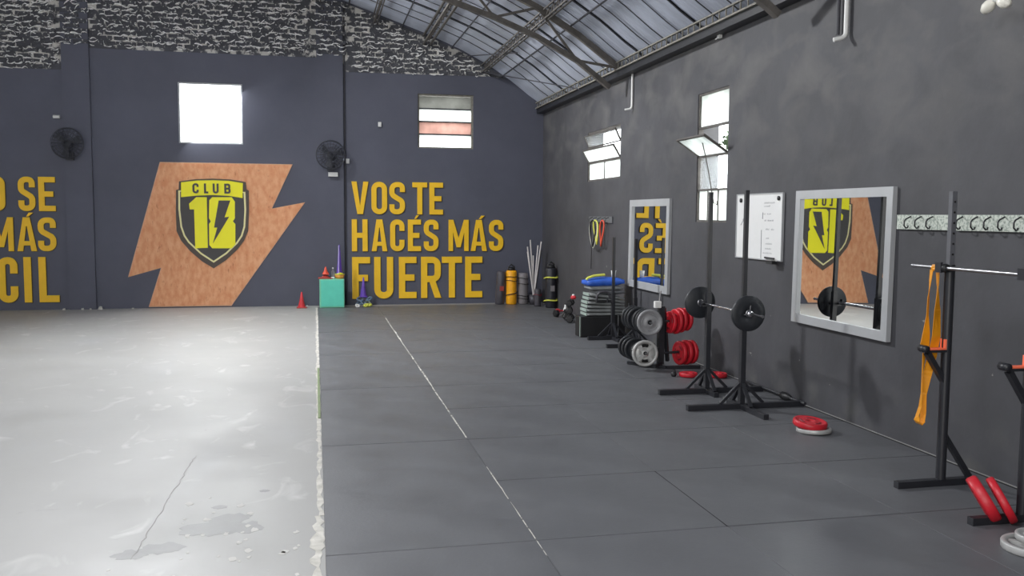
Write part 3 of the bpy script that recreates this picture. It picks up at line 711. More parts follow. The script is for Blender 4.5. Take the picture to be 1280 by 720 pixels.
for (u, v, n) in ((7.54, 1.70, 14), (7.54, 1.67, 8), (7.55, 1.60, 3), (7.48, 1.60, 5), (7.53, 1.54, 3), (7.47, 1.54, 8), (7.50, 1.46, 5), (7.40, 1.46, 4), (7.49, 1.38, 4), (7.5, 1.33, 9), (7.5, 1.285, 8), (7.54, 1.245, 12)): scribble(u, v, n, .016)
for (a, b, c, d) in ((7.575, 1.20, 7.575, 1.46), (7.56, 1.56, 7.56, 1.62), (7.95, 1.55, 7.85, 1.62), (7.99, 1.5, 7.9, 1.58), (7.9, 1.36, 7.86, 1.40)):
    g.bar(tf(a, b, .0185), tf(c, d, .0185), .006, .002)
g.build('handwriting', M['ink'], t)
for u, v in ((7.99, 1.735), (7.27, 1.745)): G().lathe([(.0, 0), (.02, 0), (.02, .012), (0, .014)], tf(u, v, .018), (-1, 0, 0), 12).build('magnet', M['black'], t)
t = thing('marker_holder', 'small clump of markers and eraser at the whiteboard corner', 'marker holder', (XR - .03, 7.30, 1.175))
G().box((-.03, 0, 0), (.05, .11, .03)).build('tray', M['black'], t)
for i in range(3): G().tube([(-.02 - .012 * i, -.07, .02 + .008 * i), (-.04 - .01 * i, .07, .03 + .006 * i)], .008, 8).build('marker', M['white'] if i < 2 else M['black'], t)
# hook rails
def hook_rail(u0, u1, v0, v1, us, m_, label):
    t = thing('hook_rail', label, 'hook rail', (XR, (u0 + u1) / 2, v0), group='wooden hook rails'); c = (u0 + u1) / 2
    tf = lambda u, v, d: Vector((-d, u - c, v - v0))
    G().prism([rectp(u0, u1, v0, v1)], tf, .002, .02).build('rail_board', m_, t)
    for u in us:
        P = [tf(u + .02, v1 - .012, .022), tf(u + .005, v1 - .03, .07), tf(u, v1 - .045, .085), tf(u, v1 - .075, .085), tf(u, v1 - .09, .07), tf(u + .01, v1 - .088, .05), tf(u + .012, v1 - .075, .045)]
        G().tube(P, .005, 7).build('hook', M['black_metal'], t)
    return t
hook_rail(5.07, 5.61, 1.50, 1.60, [5.44, 5.33, 5.215], M['hook_rail'], 'pale patterned board with black hooks, left of the near rack post')
hook_rail(3.9, 5.02, 1.50, 1.60, [5.07 - .14, 4.80, 4.69, 4.575, 4.45, 4.33, 4.2], M['hook_rail'], 'pale patterned board with black hooks, right of the near rack post')
hook_rail(11.84, 12.91, 1.48, 1.57, [12.7, 12.5, 12.3, 12.1, 11.95], M['hook_grey'], 'small dull grey hook board under the far right-wall window')
def rope_loop(u, vtop, w, h, r, m_, label, tilt=0, d=.08, drop=0):
    P = []; n = 26
    for i in range(n):
        a = 2 * math.pi * i / n; P.append(side(u + w / 2 * math.sin(a) + tilt * math.cos(a), vtop - h / 2 + h / 2 * math.cos(a), d + .012 * math.sin(2 * a)))
    o = G().tube(P, r, 7, closed=True).build('jump_rope', m_); tag(o, label, 'jump rope', 'ropes hanging from the far hook board'); return o
rope_loop(12.50, 1.515, .34, .40, .012, M['rope_w'], 'pale coiled rope hanging on the far hook board', d=.075)
rope_loop(12.30, 1.515, .16, .34, .012, M['lime'], 'lime green coiled rope on the far hook board', tilt=.04, d=.10)
rope_loop(12.12, 1.515, .13, .36, .012, M['cone_o'], 'orange coiled rope on the far hook board', tilt=-.03, d=.075)
rope_loop(12.40, 1.515, .22, .38, .009, M['black'], 'black coiled rope among the pale ones on the far hook board', tilt=.0, d=.12)
o = G().tube([side(12.72, 1.50, .05), side(12.70, 1.05, .04), side(12.71, .80, .04)], .006, 6).build('jump_rope', M['black']); tag(o, 'black cord hanging straight down from the far hook board', 'jump rope')
# pipes, lamp
def pipe(P, r, m_, label):
    o = G().tube(fillet3(P, .04), r, 10).build('wall_pipe', m_); tag(o, label, 'pipe'); return o
def fillet3(P, r, n=5):
    out = [Vector(P[0])]
    for i in range(1, len(P) - 1):
        p = Vector(P[i]); a = (Vector(P[i - 1]) - p); b = (Vector(P[i + 1]) - p); d = min(r, a.length * .45, b.length * .45); a.normalize(); b.normalize()
        for q in range(n + 1):
            t_ = q / n; out.append((p + a * d) * (1 - t_) ** 2 + p * 2 * t_ * (1 - t_) + (p + b * d) * t_ ** 2)
    out.append(Vector(P[-1])); return out
pipe([side(11.11, 3.44, .02), side(11.11, 2.96, .02), side(11.16, 2.95, .10)], .014, M['white'], 'short white pipe with a bent end below the eave beam, above the far mirror')
pipe([side(6.31, 3.44, .03), side(6.31, 2.96, .03), side(6.33, 2.94, .12)], .018, M['white'], 'white pipe with elbow hanging high on the right wall above the big mirror')
pipe([side(6.42, 3.44, .03), side(6.42, 3.0, .03)], .015, M['steel_dark'], 'dark conduit beside the white elbow pipe on the right wall')
t = thing('bulb_holder', 'cluster of two white bulbs hanging high at the right edge', 'lamp', (XR - .15, 4.60, 2.80))
G().tube([(0, 0, .08), (0, 0, .62)], .004, 6).build('cord', M['white'], t); G().lathe([(0, .1), (.02, .09), (.022, .04), (.0, .03)], (0, 0, 0), (0, 0, 1), 12).build('socket', M['white'], t)
for sy, dx in ((1, 0), (-1, .0)): G().lathe([(.0, .0), (.018, .005), (.034, .04), (.036, .07), (.022, .10), (0, .108)], (0, sy * .012, .05), (dx, sy * .9, -.55), 16).build('bulb', M['bulb'], t)
t = thing('cable_box', 'small white fitting just below the eave beam', 'fitting', (XR - .01, 8.54, 3.385)); G().box((-.02, 0, 0), (.03, .06, .03)).build('casing', M['white'], t); G().tube([(-.02, .04, 0), (-.02, .09, -.01)], .008, 6).build('plug', M['white'], t)

# ================================================================ WEIGHT PLATES
def plate(name, R_, th, m_, style, label, loc, axis, group=None, spin=0):
    """round weight plate, local z = axis"""
    t = thing(name, label, 'weight plate', loc, group=group)
    t.rotation_mode = 'QUATERNION'; t.rotation_quaternion = Vector(axis).normalized().to_track_quat('Z', 'Y') @ Quaternion((0, 0, 1), spin); 
    h = th / 2
    if style == 'flat':
        G().lathe([(.014, -h), (R_ - .004, -h), (R_, -h + .004), (R_, h - .004), (R_ - .004, h), (.014, h), (.014, -h)], n=40).build('disc', m_, t)
        G().lathe([(.0141, -h - .001), (.03, -h - .001), (.03, h + .001), (.0141, h + .001)], n=20).build('hub', M['steel_bar'], t)
    elif style == 'rim':
        G().lathe([(.014, -h * .6), (.04, -h), (.05, -h * .55), (R_ * .78, -h * .5), (R_ * .84, -h), (R_ - .003, -h), (R_, -h * .7), (R_, h * .7), (R_ - .003, h), (R_ * .84, h), (R_ * .78, h * .5), (.05, h * .55), (.04, h), (.014, h * .6), (.014, -h * .6)], n=40).build('disc', m_, t)
        G().lathe([(0, h * .4), (.022, h * .4), (.022, h + .001), (0, h + .001)], n=16).build('hub', M['hole'], t)
        for k in range(3):
            P = [(R_ * .62 * math.cos(a), R_ * .62 * math.sin(a), h * .6) for a in [k * 2.094 + j * .12 for j in range(12)]]
            G().tube(P, .005, 5).build('raised_mark', m_, t)
    elif style == 'spoke':
        g = G().lathe([(R_ * .80, -h), (R_ - .003, -h), (R_, -h * .7), (R_, h * .7), (R_ - .003, h), (R_ * .80, h), (R_ * .80, -h)], n=40)
        g.lathe([(.014, -h), (.035, -h), (.035, h), (.014, h), (.014, -h)], n=24)
        g.lathe([(.02, -h * .35), (R_ * .82, -h * .35), (R_ * .82, -h * .1), (.02, -h * .1), (.02, -h * .35)], n=32)
        for k in range(4):
            a = math.pi / 4 + k * math.pi / 2; g.bar((.03 * math.cos(a), .03 * math.sin(a), 0), (R_ * .82 * math.cos(a), R_ * .82 * math.sin(a), 0), .03, th * .8)
        g.build('disc', m_, t)
        G().lathe([(0, h * .3), (.02, h * .3), (.02, h + .001), (0, h + .001)], n=16).build('hub', M['hole'], t)
        for s_ in (1, -1):
            P = [(R_ * .60 * math.cos(a), R_ * .60 * math.sin(a), 0) for a in [math.pi / 2 * s_ + (j - 4) * .1 for j in range(9)]]
            G().tube(P, .016, 6, flat=.8).build('hand_slot', M['hole'], t)
    elif style == 'grip':
        G().lathe([(.014, -h * .7), (.045, -h), (.055, -h * .8), (R_ * .8, -h * .75), (R_ * .86, -h), (R_ - .006, -h), (R_, -h * .6), (R_, h * .6), (R_ - .006, h), (R_ * .86, h), (R_ * .8, h * .75), (.055, h * .8), (.045, h), (.014, h * .7), (.014, -h * .7)], n=36).build('disc', m_, t)
        for k in range(3):
            a0 = k * 2.094; P = [(R_ * .56 * math.cos(a), R_ * .56 * math.sin(a), h * .72) for a in [a0 + j * .11 for j in range(9)]]
            G().tube(P, .012, 6, flat=.5).build('grip_slot', M['red_deep'] if m_ is M['red'] else M['hole'], t)
    return t

# ================================================================ SQUAT STANDS AND BARBELL (middle pair)
def squat_stand(x, y, H, label, bx0, bx1, fy0, fy1, cup_side=1, cup_z=.76, group='black squat stands of the middle pair'):
    t = thing('squat_stand', label, 'squat stand', (x, y, TH), group=group)
    G().bx(bx0 - x, bx1 - x, -.025, .025, 0, .045).build('base_bar', M['black_metal'], t, bevel=.002)
    G().bx(-.022, .022, fy0 - y, -.027, 0, .042).build('front_foot', M['black_metal'], t, bevel=.002)
    if fy1 > y + .03: G().bx(-.022, .022, .027, fy1 - y, 0, .042).build('rear_foot', M['black_metal'], t, bevel=.002)
    G().bx(-.022, .022, -.022, .022, .045, cup_z + .1).build('lower_post', M['black_metal'], t, bevel=.002)
    G().bx(-.016, .016, -.016, .016, cup_z + .05, H).build('upper_post', M['black_metal'], t)
    for dx, dy in ((-.19, 0), (.19, 0), (0, -.17), (0, .15)):
        if dy > 0 and fy1 < y + .1: continue
        G().bar((dx * .1, dy * .1, .21), (dx, dy, .045), .028, .022).build('strut', M['black_metal'], t)
    g = G(); c = cup_side; g.bar((c * .02, 0, cup_z - .022), (c * .075, 0, cup_z - .022), .04, .012); g.bar((c * .073, 0, cup_z - .028), (c * .078, 0, cup_z + .03), .04, .010); g.build('bar_holder', M['black_metal'], t)
    return t
squat_stand(3.39, 7.33, 1.78, 'tall black squat stand, farther one holding the loaded barbell', 2.94, 3.93, 7.12, 7.55, cup_side=-1, cup_z=.804)
squat_stand(3.395, 6.67, 1.78, 'tall black squat stand, nearer one holding the loaded barbell', 2.92, 3.95, 6.25, 6.90, cup_side=-1, cup_z=.804)
bb = thing('barbell', 'chrome barbell resting across the two middle squat stands', 'barbell', (3.350, 6.965, .815))
G().tube([(0, -.70, 0), (0, .76, 0)], .0125, 12).build('bar', M['chrome'], bb)
for y in (-.41, .415):
    G().lathe([(.013, 0), (.024, .002), (.024, .02), (.013, .022)], (0, y, 0), (0, 1, 0), 16).build('collar', M['chrome'], bb)
for y, s_ in ((-.48, -1), (.482, 1)):
    g = G().lathe([(.0128, 0), (.026, .002), (.026, .022), (.0128, .024)], (0, y, 0), (0, s_, 0), 12)
    g.tube([(0, y + s_ * .01, .02), (0, y + s_ * .015, .065)], .004, 6); g.tube([(0, y + s_ * .01, 0), (-.055, y + s_ * .012, -.005)], .004, 6); g.build('spin_lock', M['chrome'], bb)
plate('weight_plate', .142, .034, M['rubber_black'], 'flat', 'flat black disc on the near end of the loaded barbell', (3.350, 6.507, .815), (0, -1, 0), 'black discs on the barbell')
plate('weight_plate', .142, .034, M['rubber_black'], 'flat', 'flat black disc on the far end of the loaded barbell', (3.350, 7.425, .815), (0, 1, 0), 'black discs on the barbell')
# far pair of shorter stands
squat_stand(3.68, 10.77, 1.30, 'shorter black squat stand in front of the mat stack, farther of two', 3.35, 3.97, 10.5, 10.95, -1, .50, 'short black squat stands of the far pair')
squat_stand(3.72, 10.08, 1.30, 'shorter black squat stand just behind the plate rack', 3.37, 3.97, 9.85, 10.3, -1, .50, 'short black squat stands of the far pair')
# ================================================================ NEAR RACKS (right edge)
def rack_upright(x, y, label, x0, x1):
    t = thing('rack_upright', label, 'rack', (x, y, TH), group='rack uprights at the right edge')
    G().bx(x0 - x, x1 - x, -.022, .022, 0, .04).build('base_bar', M['black_metal'], t, bevel=.002)
    G().tube([(0, 0, .04), (0, 0, 1.30)], .028, 14).build('lower_post', M['black_metal'], t)
    g = G().bx(-.016, .016, -.016, .016, 1.28, 1.72); up_ = g.build('upper_post', M['grey_metal'], t)
    for k in range(6): G().lathe([(0, 0), (.006, 0), (.006, .003), (0, .003)], (0, -.016, 1.36 + k * .06), (0, -1, 0), 8).build('pin_hole', M['hole'], up_)
    G().bar((.01, 0, .30), (.19, 0, .045), .03, .03).build('strut', M['black_metal'], t)
    G().bar((-.01, 0, .62), (-.125, 0, .79), .036, .028).build('cup_brace', M['black_metal'], t)
    G().box((-.085, 0, .80), (.15, .05, .014)).build('cup_arm', M['black_metal'], t); G().lathe([(0, -.03), (.02, -.03), (.02, .03), (0, .03)], (-.15, 0, .815), (0, 1, 0), 14).build('cup_stop', M['black_metal'], t)
    g = G().box((-.068, 0, .812), (.125, .045, .010)); g.box((-.016, 0, .842), (.022, .045, .055)); g.build('cup_liner', M['orange_cup'], t, bevel=.003)
    g = G().box((-.035, 0, 1.262), (.07, .05, .012)); g.box((-.075, 0, 1.285), (.012, .05, .06)); g.build('bar_holder', M['black_metal'], t); return t
rack_upright(3.575, 4.50, 'black rack upright with orange cup liner and amber band beside it', 3.28, 3.78)
rack_upright(3.57, 3.87, 'black rack upright with orange cup liner cut by the right edge', 3.26, 3.85)
b2 = thing('training_bar', 'thin steel bar held high across the two right edge racks', 'bar', (3.52, 4.2, 1.294))
G().tube([(0, -.75, 0), (0, .56, 0)], .011, 12).build('bar', M['steel_bar'], b2)
for y in (.27, -.37): G().lathe([(.012, -.018), (.022, -.016), (.026, 0), (.022, .016), (.012, .018)], (0, y, 0), (0, 1, 0), 14).build('collar', M['black'], b2)
# latex band: a long flat loop over the bar
def ribbon(P, widths, wdir, th=.003):
    g = G(); P = [Vector(p) for p in P]; k = len(P); ring = []
    for i in range(k):
        t_ = (P[min(i + 1, k - 1)] - P[max(i - 1, 0)]).normalized(); wd = Vector(wdir[i] if isinstance(wdir, list) else wdir); wd = (wd - t_ * wd.dot(t_)).normalized(); nn = t_.cross(wd)
        w = widths[i] / 2; ring += [P[i] + wd * w + nn * th / 2, P[i] - wd * w + nn * th / 2, P[i] - wd * w - nn * th / 2, P[i] + wd * w - nn * th / 2]
    fs = []
    for i in range(k - 1):
        for j in range(4): fs.append((i * 4 + j, i * 4 + (j + 1) % 4, i * 4 + 4 + (j + 1) % 4, i * 4 + 4 + j))
    fs += [(0, 1, 2, 3), (k * 4 - 1, k * 4 - 2, k * 4 - 3, k * 4 - 4)]; g.add(ring, fs, False); return g
band = thing('resistance_band', 'long amber resistance band looped over the thin steel bar', 'resistance band', (3.52, 4.555, 1.294))
P = [(-.016, -.01, -.02), (-.015, 0, .0), (-.006, 0, .0145), (.006, 0, .0145), (.016, .0, 0), (.014, -.01, -.1), (.004, -.03, -.25), (.0, -.035, -.40), (-.01, -.02, -.52), (-.02, .0, -.62), (-.028, .01, -.75), (-.03, .01, -.85), (-.035, .01, -.91), (-.055, .01, -.925), (-.075, .005, -.905), (-.07, .005, -.87)]
wd = [(.3, 1, 0), (0, 1, 0), (0, 1, 0), (0, 1, 0), (0, 1, 0), (.4, .9, 0), (.9, .3, 0), (1, .1, 0), (1, 0, 0), (.9, -.4, 0), (.3, -.9, 0), (.1, -1, 0), (0, 1, .1), (0, 1, .1), (0, 1, 0), (.3, 1, 0)]
ribbon([(x, y, z) for x, y, z in P], [.035, .035, .035, .035, .035, .04, .055, .06, .06, .05, .03, .045, .05, .05, .05, .045], wd).build('back_strand', M['band'], band)
P = [(-.016, .01, -.015), (-.020, .012, -.08), (-.025, .015, -.18), (-.03, .01, -.28), (-.04, .0, -.38), (-.05, -.005, -.45), (-.055, -.01, -.50), (-.06, -.005, -.62), (-.055, 0, -.74), (-.06, 0, -.82), (-.075, .003, -.875)]
ribbon(P, [.035, .035, .03, .018, .045, .06, .03, .016, .022, .04, .045], [(.2, 1, 0), (.4, 1, 0), (.8, .6, 0), (1, .3, 0), (1, 0, 0), (1, 0, 0), (1, .3, 0), (.5, 1, 0), (.4, 1, 0), (.3, 1, 0), (.3, 1, 0)]).build('front_strand', M['band'], band)

# ================================================================ PLATE RACK
PRX, PRY = 3.49, 8.68
t = thing('plate_rack', 'black steel plate rack by the right wall holding silver and red plates', 'plate rack', (PRX, PRY, TH))
G().bx(-.03, .03, -.03, .03, .04, .64).build('upright', M['black_metal'], t)
G().bar((.03, 0, .62), (.12, .1, .05), .035).build('rear_leg', M['black_metal'], t)
G().bar((-.27, .24, .02), (.02, -.12, .02), .035, .03).build('base_bar', M['black_metal'], t); G().bar((.02, -.12, .02), (.38, -.14, .02), .03, .03).build('base_bar', M['black_metal'], t)
G().bar((0, -.02, .045), (-.1, -.1, .03), .03).build('foot', M['black_metal'], t)
G().bar((-.03, .0, .50), (-.20, .02, .50), .04, .03).build('crossbar', M['black_metal'], t); G().bar((-.03, 0, .19), (-.24, .0, .19), .04, .03).build('crossbar', M['black_metal'], t)
for x, z, y0, y1 in ((-.19, .495, -.22, .42), (-.235, .18, -.22, .35)): G().tube([(x, y0, z), (x, y1, z)], .0125, 10).build('peg', M['steel_bar'], t)
for z, x1, sl in ((.475, .36, .06), (.15, .42, .02)): G().tube([(.02, 0, z), (x1, -.02, z + sl)], .0125, 10).build('peg', M['black_metal'], t)
G().box((-.05, -.02, .66), (.07, .05, .07)).build('clip_block', M['white'], t, bevel=.006); G().tube([(-.03, -.02, .69), (-.02, -.02, .80)], .01, 8).build('top_pin', M['steel_bar'], t)
plate('weight_plate', .132, .03, M['grey_plate'], 'rim', 'grey cast plate facing out on the upper peg of the plate rack', (PRX - .19, PRY - .17, .507), (-.12, -1, 0), 'plates on the rack', .3)
plate('weight_plate', .134, .03, M['silver_plate'], 'spoke', 'bright silver four-spoke plate on the lower peg of the plate rack', (PRX - .235, PRY - .17, .192), (-.10, -1, 0.02), 'plates on the rack')
for i in range(5): plate('weight_plate', .128 if i else .13, .028, M['rubber_black'], 'rim', 'black plate stacked behind the grey plate on the upper peg, %s from it' % ordn[i], (PRX - .19 - .004 * i, PRY - .10 + .075 * (i + (i > 1)), .507), (-.12, -1, 0), 'plates on the rack', i)
for i in range(4): plate('weight_plate', .12, .028, M['rubber_black'], 'rim', 'black plate behind the silver spoke plate on the lower peg, %s from it' % ordn[i], (PRX - .235, PRY - .10 + .10 * (i + (i > 0)), .192), (-.1, -1, 0), 'plates on the rack', i)
rz_ = [(3.585, .115), (3.64, .13), (3.695, .13), (3.755, .12)]
for i, (x, r) in enumerate(rz_): plate('weight_plate', r, .036, M['red'], 'grip', 'red rubber plate on the upper right peg of the plate rack, %s from the post' % ordn[i], (x, PRY - .01 - .015 * (i % 2), .495 + .01 * i - .012), (-.98, -.16, .04), 'plates on the rack', i)
for i, (x, r) in enumerate([(3.70, .125), (3.765, .13), (3.825, .125)]): plate('weight_plate', r, .04, M['red'], 'grip', 'red rubber plate on the lower right peg of the plate rack, %s from the post' % ordn[i], (x, PRY - .01, .16 + .004 * i), (-.98, -.16, .02), 'plates on the rack', i + .5)

# ================================================================ LOOSE WEIGHTS ON THE FLOOR
plate('weight_plate', .125, .03, M['silver_plate'], 'spoke', 'silver plate lying on the floor under the red plate by the big mirror', (3.55, 5.83, TH + .017), (0, .05, 1), None)
plate('weight_plate', .122, .045, M['red'], 'grip', 'red rubber plate lying on a silver plate on the floor by the big mirror', (3.53, 5.85, TH + .062), (.06, -.1, 1), None)
plate('weight_plate', .10, .04, M['red'], 'grip', 'red rubber plate flat on the floor behind the far middle stand, right of its post', (3.83, 8.05, TH + .022), (0, 0.02, 1), 'red plates behind the middle stand')
plate('weight_plate', .09, .04, M['red'], 'grip', 'small red plate on the floor behind the far middle stand, left of its post', (3.56, 8.12, TH + .022), (0, 0.02, 1), 'red plates behind the middle stand')
plate('weight_plate', .125, .055, M['red'], 'grip', 'red plate leaning on the near rack base, left of two', (3.385, 3.93, TH + .110), (-.74, .40, -.50), 'red plates leaning on the near rack')
plate('weight_plate', .125, .04, M['red'], 'grip', 'red plate leaning on the near rack base, right of two', (3.465, 3.895, TH + .110), (-.74, .44, -.48), 'red plates leaning on the near rack')
plate('weight_plate', .16, .035, M['silver_plate'], 'spoke', 'silver plate lying at the bottom right corner', (3.33, 3.50, TH + .019), (0, 0.03, 1), None)
plate('weight_plate', .11, .03, M['silver_plate'], 'rim', 'smaller silver plate lying on the silver plate at the bottom right corner', (3.36, 3.52, TH + .054), (0, 0.03, 1), None)
t = thing('spring_collar', 'chrome spring collar on the floor at the bottom right', 'collar', (3.20, 3.47, TH + .008))
g = G(); g.tube([(.022 * math.cos(a * .5), .022 * math.sin(a * .5), a * .0008) for a in range(26)], .003, 6); g.build('coil', M['chrome'], t)
for s_ in (1, -1): G().tube([(.02, .006 * s_, .004), (.055, .014 * s_, .006)], .0035, 6).build('handle', M['chrome'], t)
t = thing('floor_barbell', 'black barbell lying along the foot of the right wall under the middle stands', 'barbell', (3.925, 6.95, TH + .035))
G().tube([(0, .75, 0), (0, -.36, 0)], .013, 10).build('bar', M['black_metal'], t); G().lathe([(.013, -.06), (.033, -.055), (.035, 0), (.02, .08), (.013, .085)], (0, -.05, 0), (0, -1, 0), 16).build('end_sleeve', M['black'], t)
t = thing('kettle_weight', 'tiny black weight on the floor left of the far middle stand', 'weight', (3.42, 8.15, TH)); G().lathe([(.0, 0), (.02, 0), (.03, .02), (.022, .045), (0, .05)], n=16).build('body', M['black'], t)
G().tube([(-.018, 0, .04), (-.015, 0, .065), (.015, 0, .065), (.018, 0, .04)], .005, 6).build('grip', M['black'], t)

# ================================================================ MAT STACK
def pad(name, c, d, m_, label, rz=0, tilt=0, puff=.0, cat='mat', group=None, edge=None):
    """soft rounded pad"""
    t = thing(name, label, cat, c, rz, group); g = G(); nx, ny_ = 10, 6; sx, sy, sz = d[0] / 2, d[1] / 2, d[2] / 2; V = []; F = []
    for s_ in (-1, 1):
        for i in range(nx + 1):
            for j in range(ny_ + 1):
                a = -1 + 2 * i / nx; b = -1 + 2 * j / ny_; ed = max(abs(a), abs(b)) ** 6
                wob = math.sin(a * 5 + c[2] * 40) * .08 * sz + math.cos(b * 4 + c[2] * 30) * .06 * sz
                V.append((a * sx * (1 - .02 * (s_ > 0)), b * sy, sz + s_ * sz * (1 - .45 * ed) * (1 + puff * (1 - a * a) * (1 - b * b)) + wob + a * tilt))
    n1 = (nx + 1) * (ny_ + 1)
    for s_ in (0, 1):
        for i in range(nx):
            for j in range(ny_):
                q = [s_ * n1 + i * (ny_ + 1) + j, s_ * n1 + (i + 1) * (ny_ + 1) + j, s_ * n1 + (i + 1) * (ny_ + 1) + j + 1, s_ * n1 + i * (ny_ + 1) + j + 1]; F.append(tuple(q))
    B = [i * (ny_ + 1) for i in range(nx + 1)] + [nx * (ny_ + 1) + j for j in range(1, ny_ + 1)] + [i * (ny_ + 1) + ny_ for i in range(nx - 1, -1, -1)] + [j for j in range(ny_ - 1, 0, -1)]
    for i in range(len(B)):
        j = (i + 1) % len(B); F.append((B[i], B[j], B[j] + n1, B[i] + n1))
    g.add(V, F, True); g.build('cover', m_, t)
    if edge: G().box((-sx - .002, 0, sz - tilt), (.008, d[1] * .96, d[2] * .8)).build('side_panel', edge, t)
    return t
t = thing('plyo_bench', 'low black box bench under the mat stack', 'box', (3.63, 11.25, TH))
G().bx(-.30, .31, -.22, .02, .0, .27).build('body', M['black'], t, bevel=.012); G().bx(-.305, -.301, -.222, -.20, 0.01, .27).build('edge_strip', M['mat_mint'], t)
G().bx(.205, .215, -.226, -.220, .01, .28).build('seam', M['alu'], t)
z = TH + .272
for i in range(6):
    tl = .022 - .003 * i
    pad('exercise_mat', (3.68 + random.uniform(-.006, .012), 11.18, z), (.54 - .012 * i, .28, .043), M['mat_grey'] if i % 3 else M['mat_grey'], 'grey foam mat on the black box bench, %s from the bottom' % ordn[i], tilt=-.006 * i, group='grey mats stacked on the bench', edge=M['mat_mint']); z += .0455
pad('exercise_mat', (3.74, 11.20, z + .003), (.40, .3, .055), M['mat_dark'], 'darker grey pad near the top of the mat stack', puff=.3, group=None); z += .062
pad('exercise_mat', (3.69, 11.2, z), (.44, .3, .05), M['mat_grey'], 'light grey rolled pad right under the blue cushion', puff=.4); z += .058
pad('cushion', (3.68, 11.2, z), (.50, .3, .085), M['blue'], 'blue vinyl cushion on top of the mat stack', puff=.5, cat='cushion', tilt=.008)
o = G().tube([(3.36 + .0 * i, 0, 0) for i in range(1)] + [(3.36, 11.1, z + .07), (3.38, 11.08, z + .095), (3.5, 11.07, z + .115), (3.62, 11.07, z + .118), (3.70, 11.1, z + .112)][0:] if False else [(3.43, 11.12, z + .075), (3.45, 11.11, z + .10), (3.53, 11.11, z + .125), (3.62, 11.11, z + .134), (3.68, 11.13, z + .137)], .017, 8).build('foam_roll', M['lime']); tag(o, 'thin lime green foam strip on the blue cushion', 'foam strip')
t = thing('plastic_cup', 'white cup standing on the blue cushion', 'cup', (3.81, 11.15, z + .10)); G().lathe([(0, 0), (.026, 0), (.033, .085), (.029, .085), (.024, .006), (0, .006)], n=16).build('body', M['white'], t)
G().lathe([(.033, .082), (.036, .084), (.036, .09), (.033, .09)], n=16).build('rim', M['white'], t)
# ab roller wheel hung in front
t = thing('grip_bag', 'dark curved carrying handle lying against the front of the mat stack', 'bag', (3.62, 10.985, .50))
G().tube([(-.09, 0, 0), (-.085, 0, .06), (-.05, -.01, .10), (.02, -.01, .11), (.07, 0, .09), (.09, 0, .02)], .016, 8).build('handle', M['bag_d'], t); G().box((0, 0, -.02), (.20, .05, .035)).build('body', M['black'], t, bevel=.008)
# dumbbells on the floor left of the stack
def dumbbell(loc, rz, r, L, m_, label, rx=0):
    t = thing('dumbbell', label, 'dumbbell', loc, rz, 'dumbbells by the mat stack'); t.rotation_euler = (rx, 0, rz)
    G().tube([(-L / 2, 0, 0), (L / 2, 0, 0)], .013, 8).build('handle', M['chrome'] if m_ is not M['red'] else m_, t)
    for s_ in (-1, 1): G().lathe([(0, 0), (r * .8, .002), (r, .015), (r, .055), (r * .8, .07), (0, .072)], (s_ * L / 2, 0, 0), (s_, 0, 0), 6, False).build('head', m_, t)
dumbbell((3.66, 12.65, TH + .06), 1.2, .06, .12, M['black'], 'black hex dumbbell on the floor, lowest left of the mat stack')
dumbbell((3.68, 12.95, TH + .06), 1.4, .06, .13, M['black'], 'black hex dumbbell on the floor just behind the lowest one')
dumbbell((3.69, 12.80, TH + .165), 1.3, .055, .12, M['black'], 'black hex dumbbell lying on top of the two floor dumbbells')
dumbbell((3.72, 13.35, TH + .06), .4, .06, .13, M['black'], 'black hex dumbbell on the floor farthest behind the mat stack')
dumbbell((3.71, 12.82, TH + .27), 1.1, .05, .10, M['black'], 'black hex dumbbell at the top of the dumbbell heap')
dumbbell((3.90, 13.85, TH + .04), .05, .038, .13, M['red'], 'small red dumbbell on the floor near the back corner')
t = thing('ball_pump', 'small white and red device on top of the dumbbell heap', 'device', (3.75, 12.80, TH + .325)); G().lathe([(0, 0), (.035, .005), (.045, .03), (.03, .055), (0, .06)], n=16).build('body', M['cone_r'], t); G().lathe([(0, .055), (.022, .055), (.018, .075), (0, .078)], n=12).build('cap', M['white'], t)
t = thing('drink_bottle', 'white spout bottle on the floor beside the small red dumbbell', 'bottle', (3.84, 13.55, TH)); G().lathe([(0, 0), (.03, 0), (.032, .1), (.014, .14), (.014, .17), (0, .172)], n=14).build('body', M['white'], t); G().lathe([(0, .17), (.016, .17), (.016, .19), (0, .19)], n=10).build('cap', M['black'], t)

# ================================================================ BAGS AND STICKS AGAINST THE BACK WALL
def punch_bag(x, y, r, h, m_, bands, label, mband=None, lean=0, top=None, patch=None, group='standing bags at the back wall'):
    t = thing('training_bag', label, 'bag', (x, y, TH)); t['group'] = group; t.rotation_euler = (0, lean, 0)
    G().lathe([(0, 0), (r * .9, 0), (r, .02), (r * 1.01, h * .3), (r * .98, h * .6), (r, h - .03), (r * .85, h), (0, h + .004)], n=24).build('body', m_, t)
    for z, sl in bands:
        n = 26; P = [((r + .004) * math.cos(2 * math.pi * k / n), (r + .004) * math.sin(2 * math.pi * k / n), z + sl * math.cos(2 * math.pi * k / n) + .01 * math.sin(4 * math.pi * k / n)) for k in range(n)]
        G().tube(P, .014 if mband is not M['lime'] else .034, 6, closed=True, flat=.35).build('strap', mband or M['black'], t)
    if top == 'handle': 
        G().tube([(-.05, 0, h - .01), (-.05, 0, h + .06), (0, 0, h + .10), (.05, 0, h + .06), (.05, 0, h - .01)], .014, 8).build('handle', M['black'], t); G().lathe([(0, h), (r * .8, h), (r * .5, h + .05), (0, h + .06)], n=16).build('neck', M['black'], t)
    if patch: G().bx(-.03, .04, -r - .006, -r + .004, h * .42, h * .56).build('patch', patch, t)
    return t
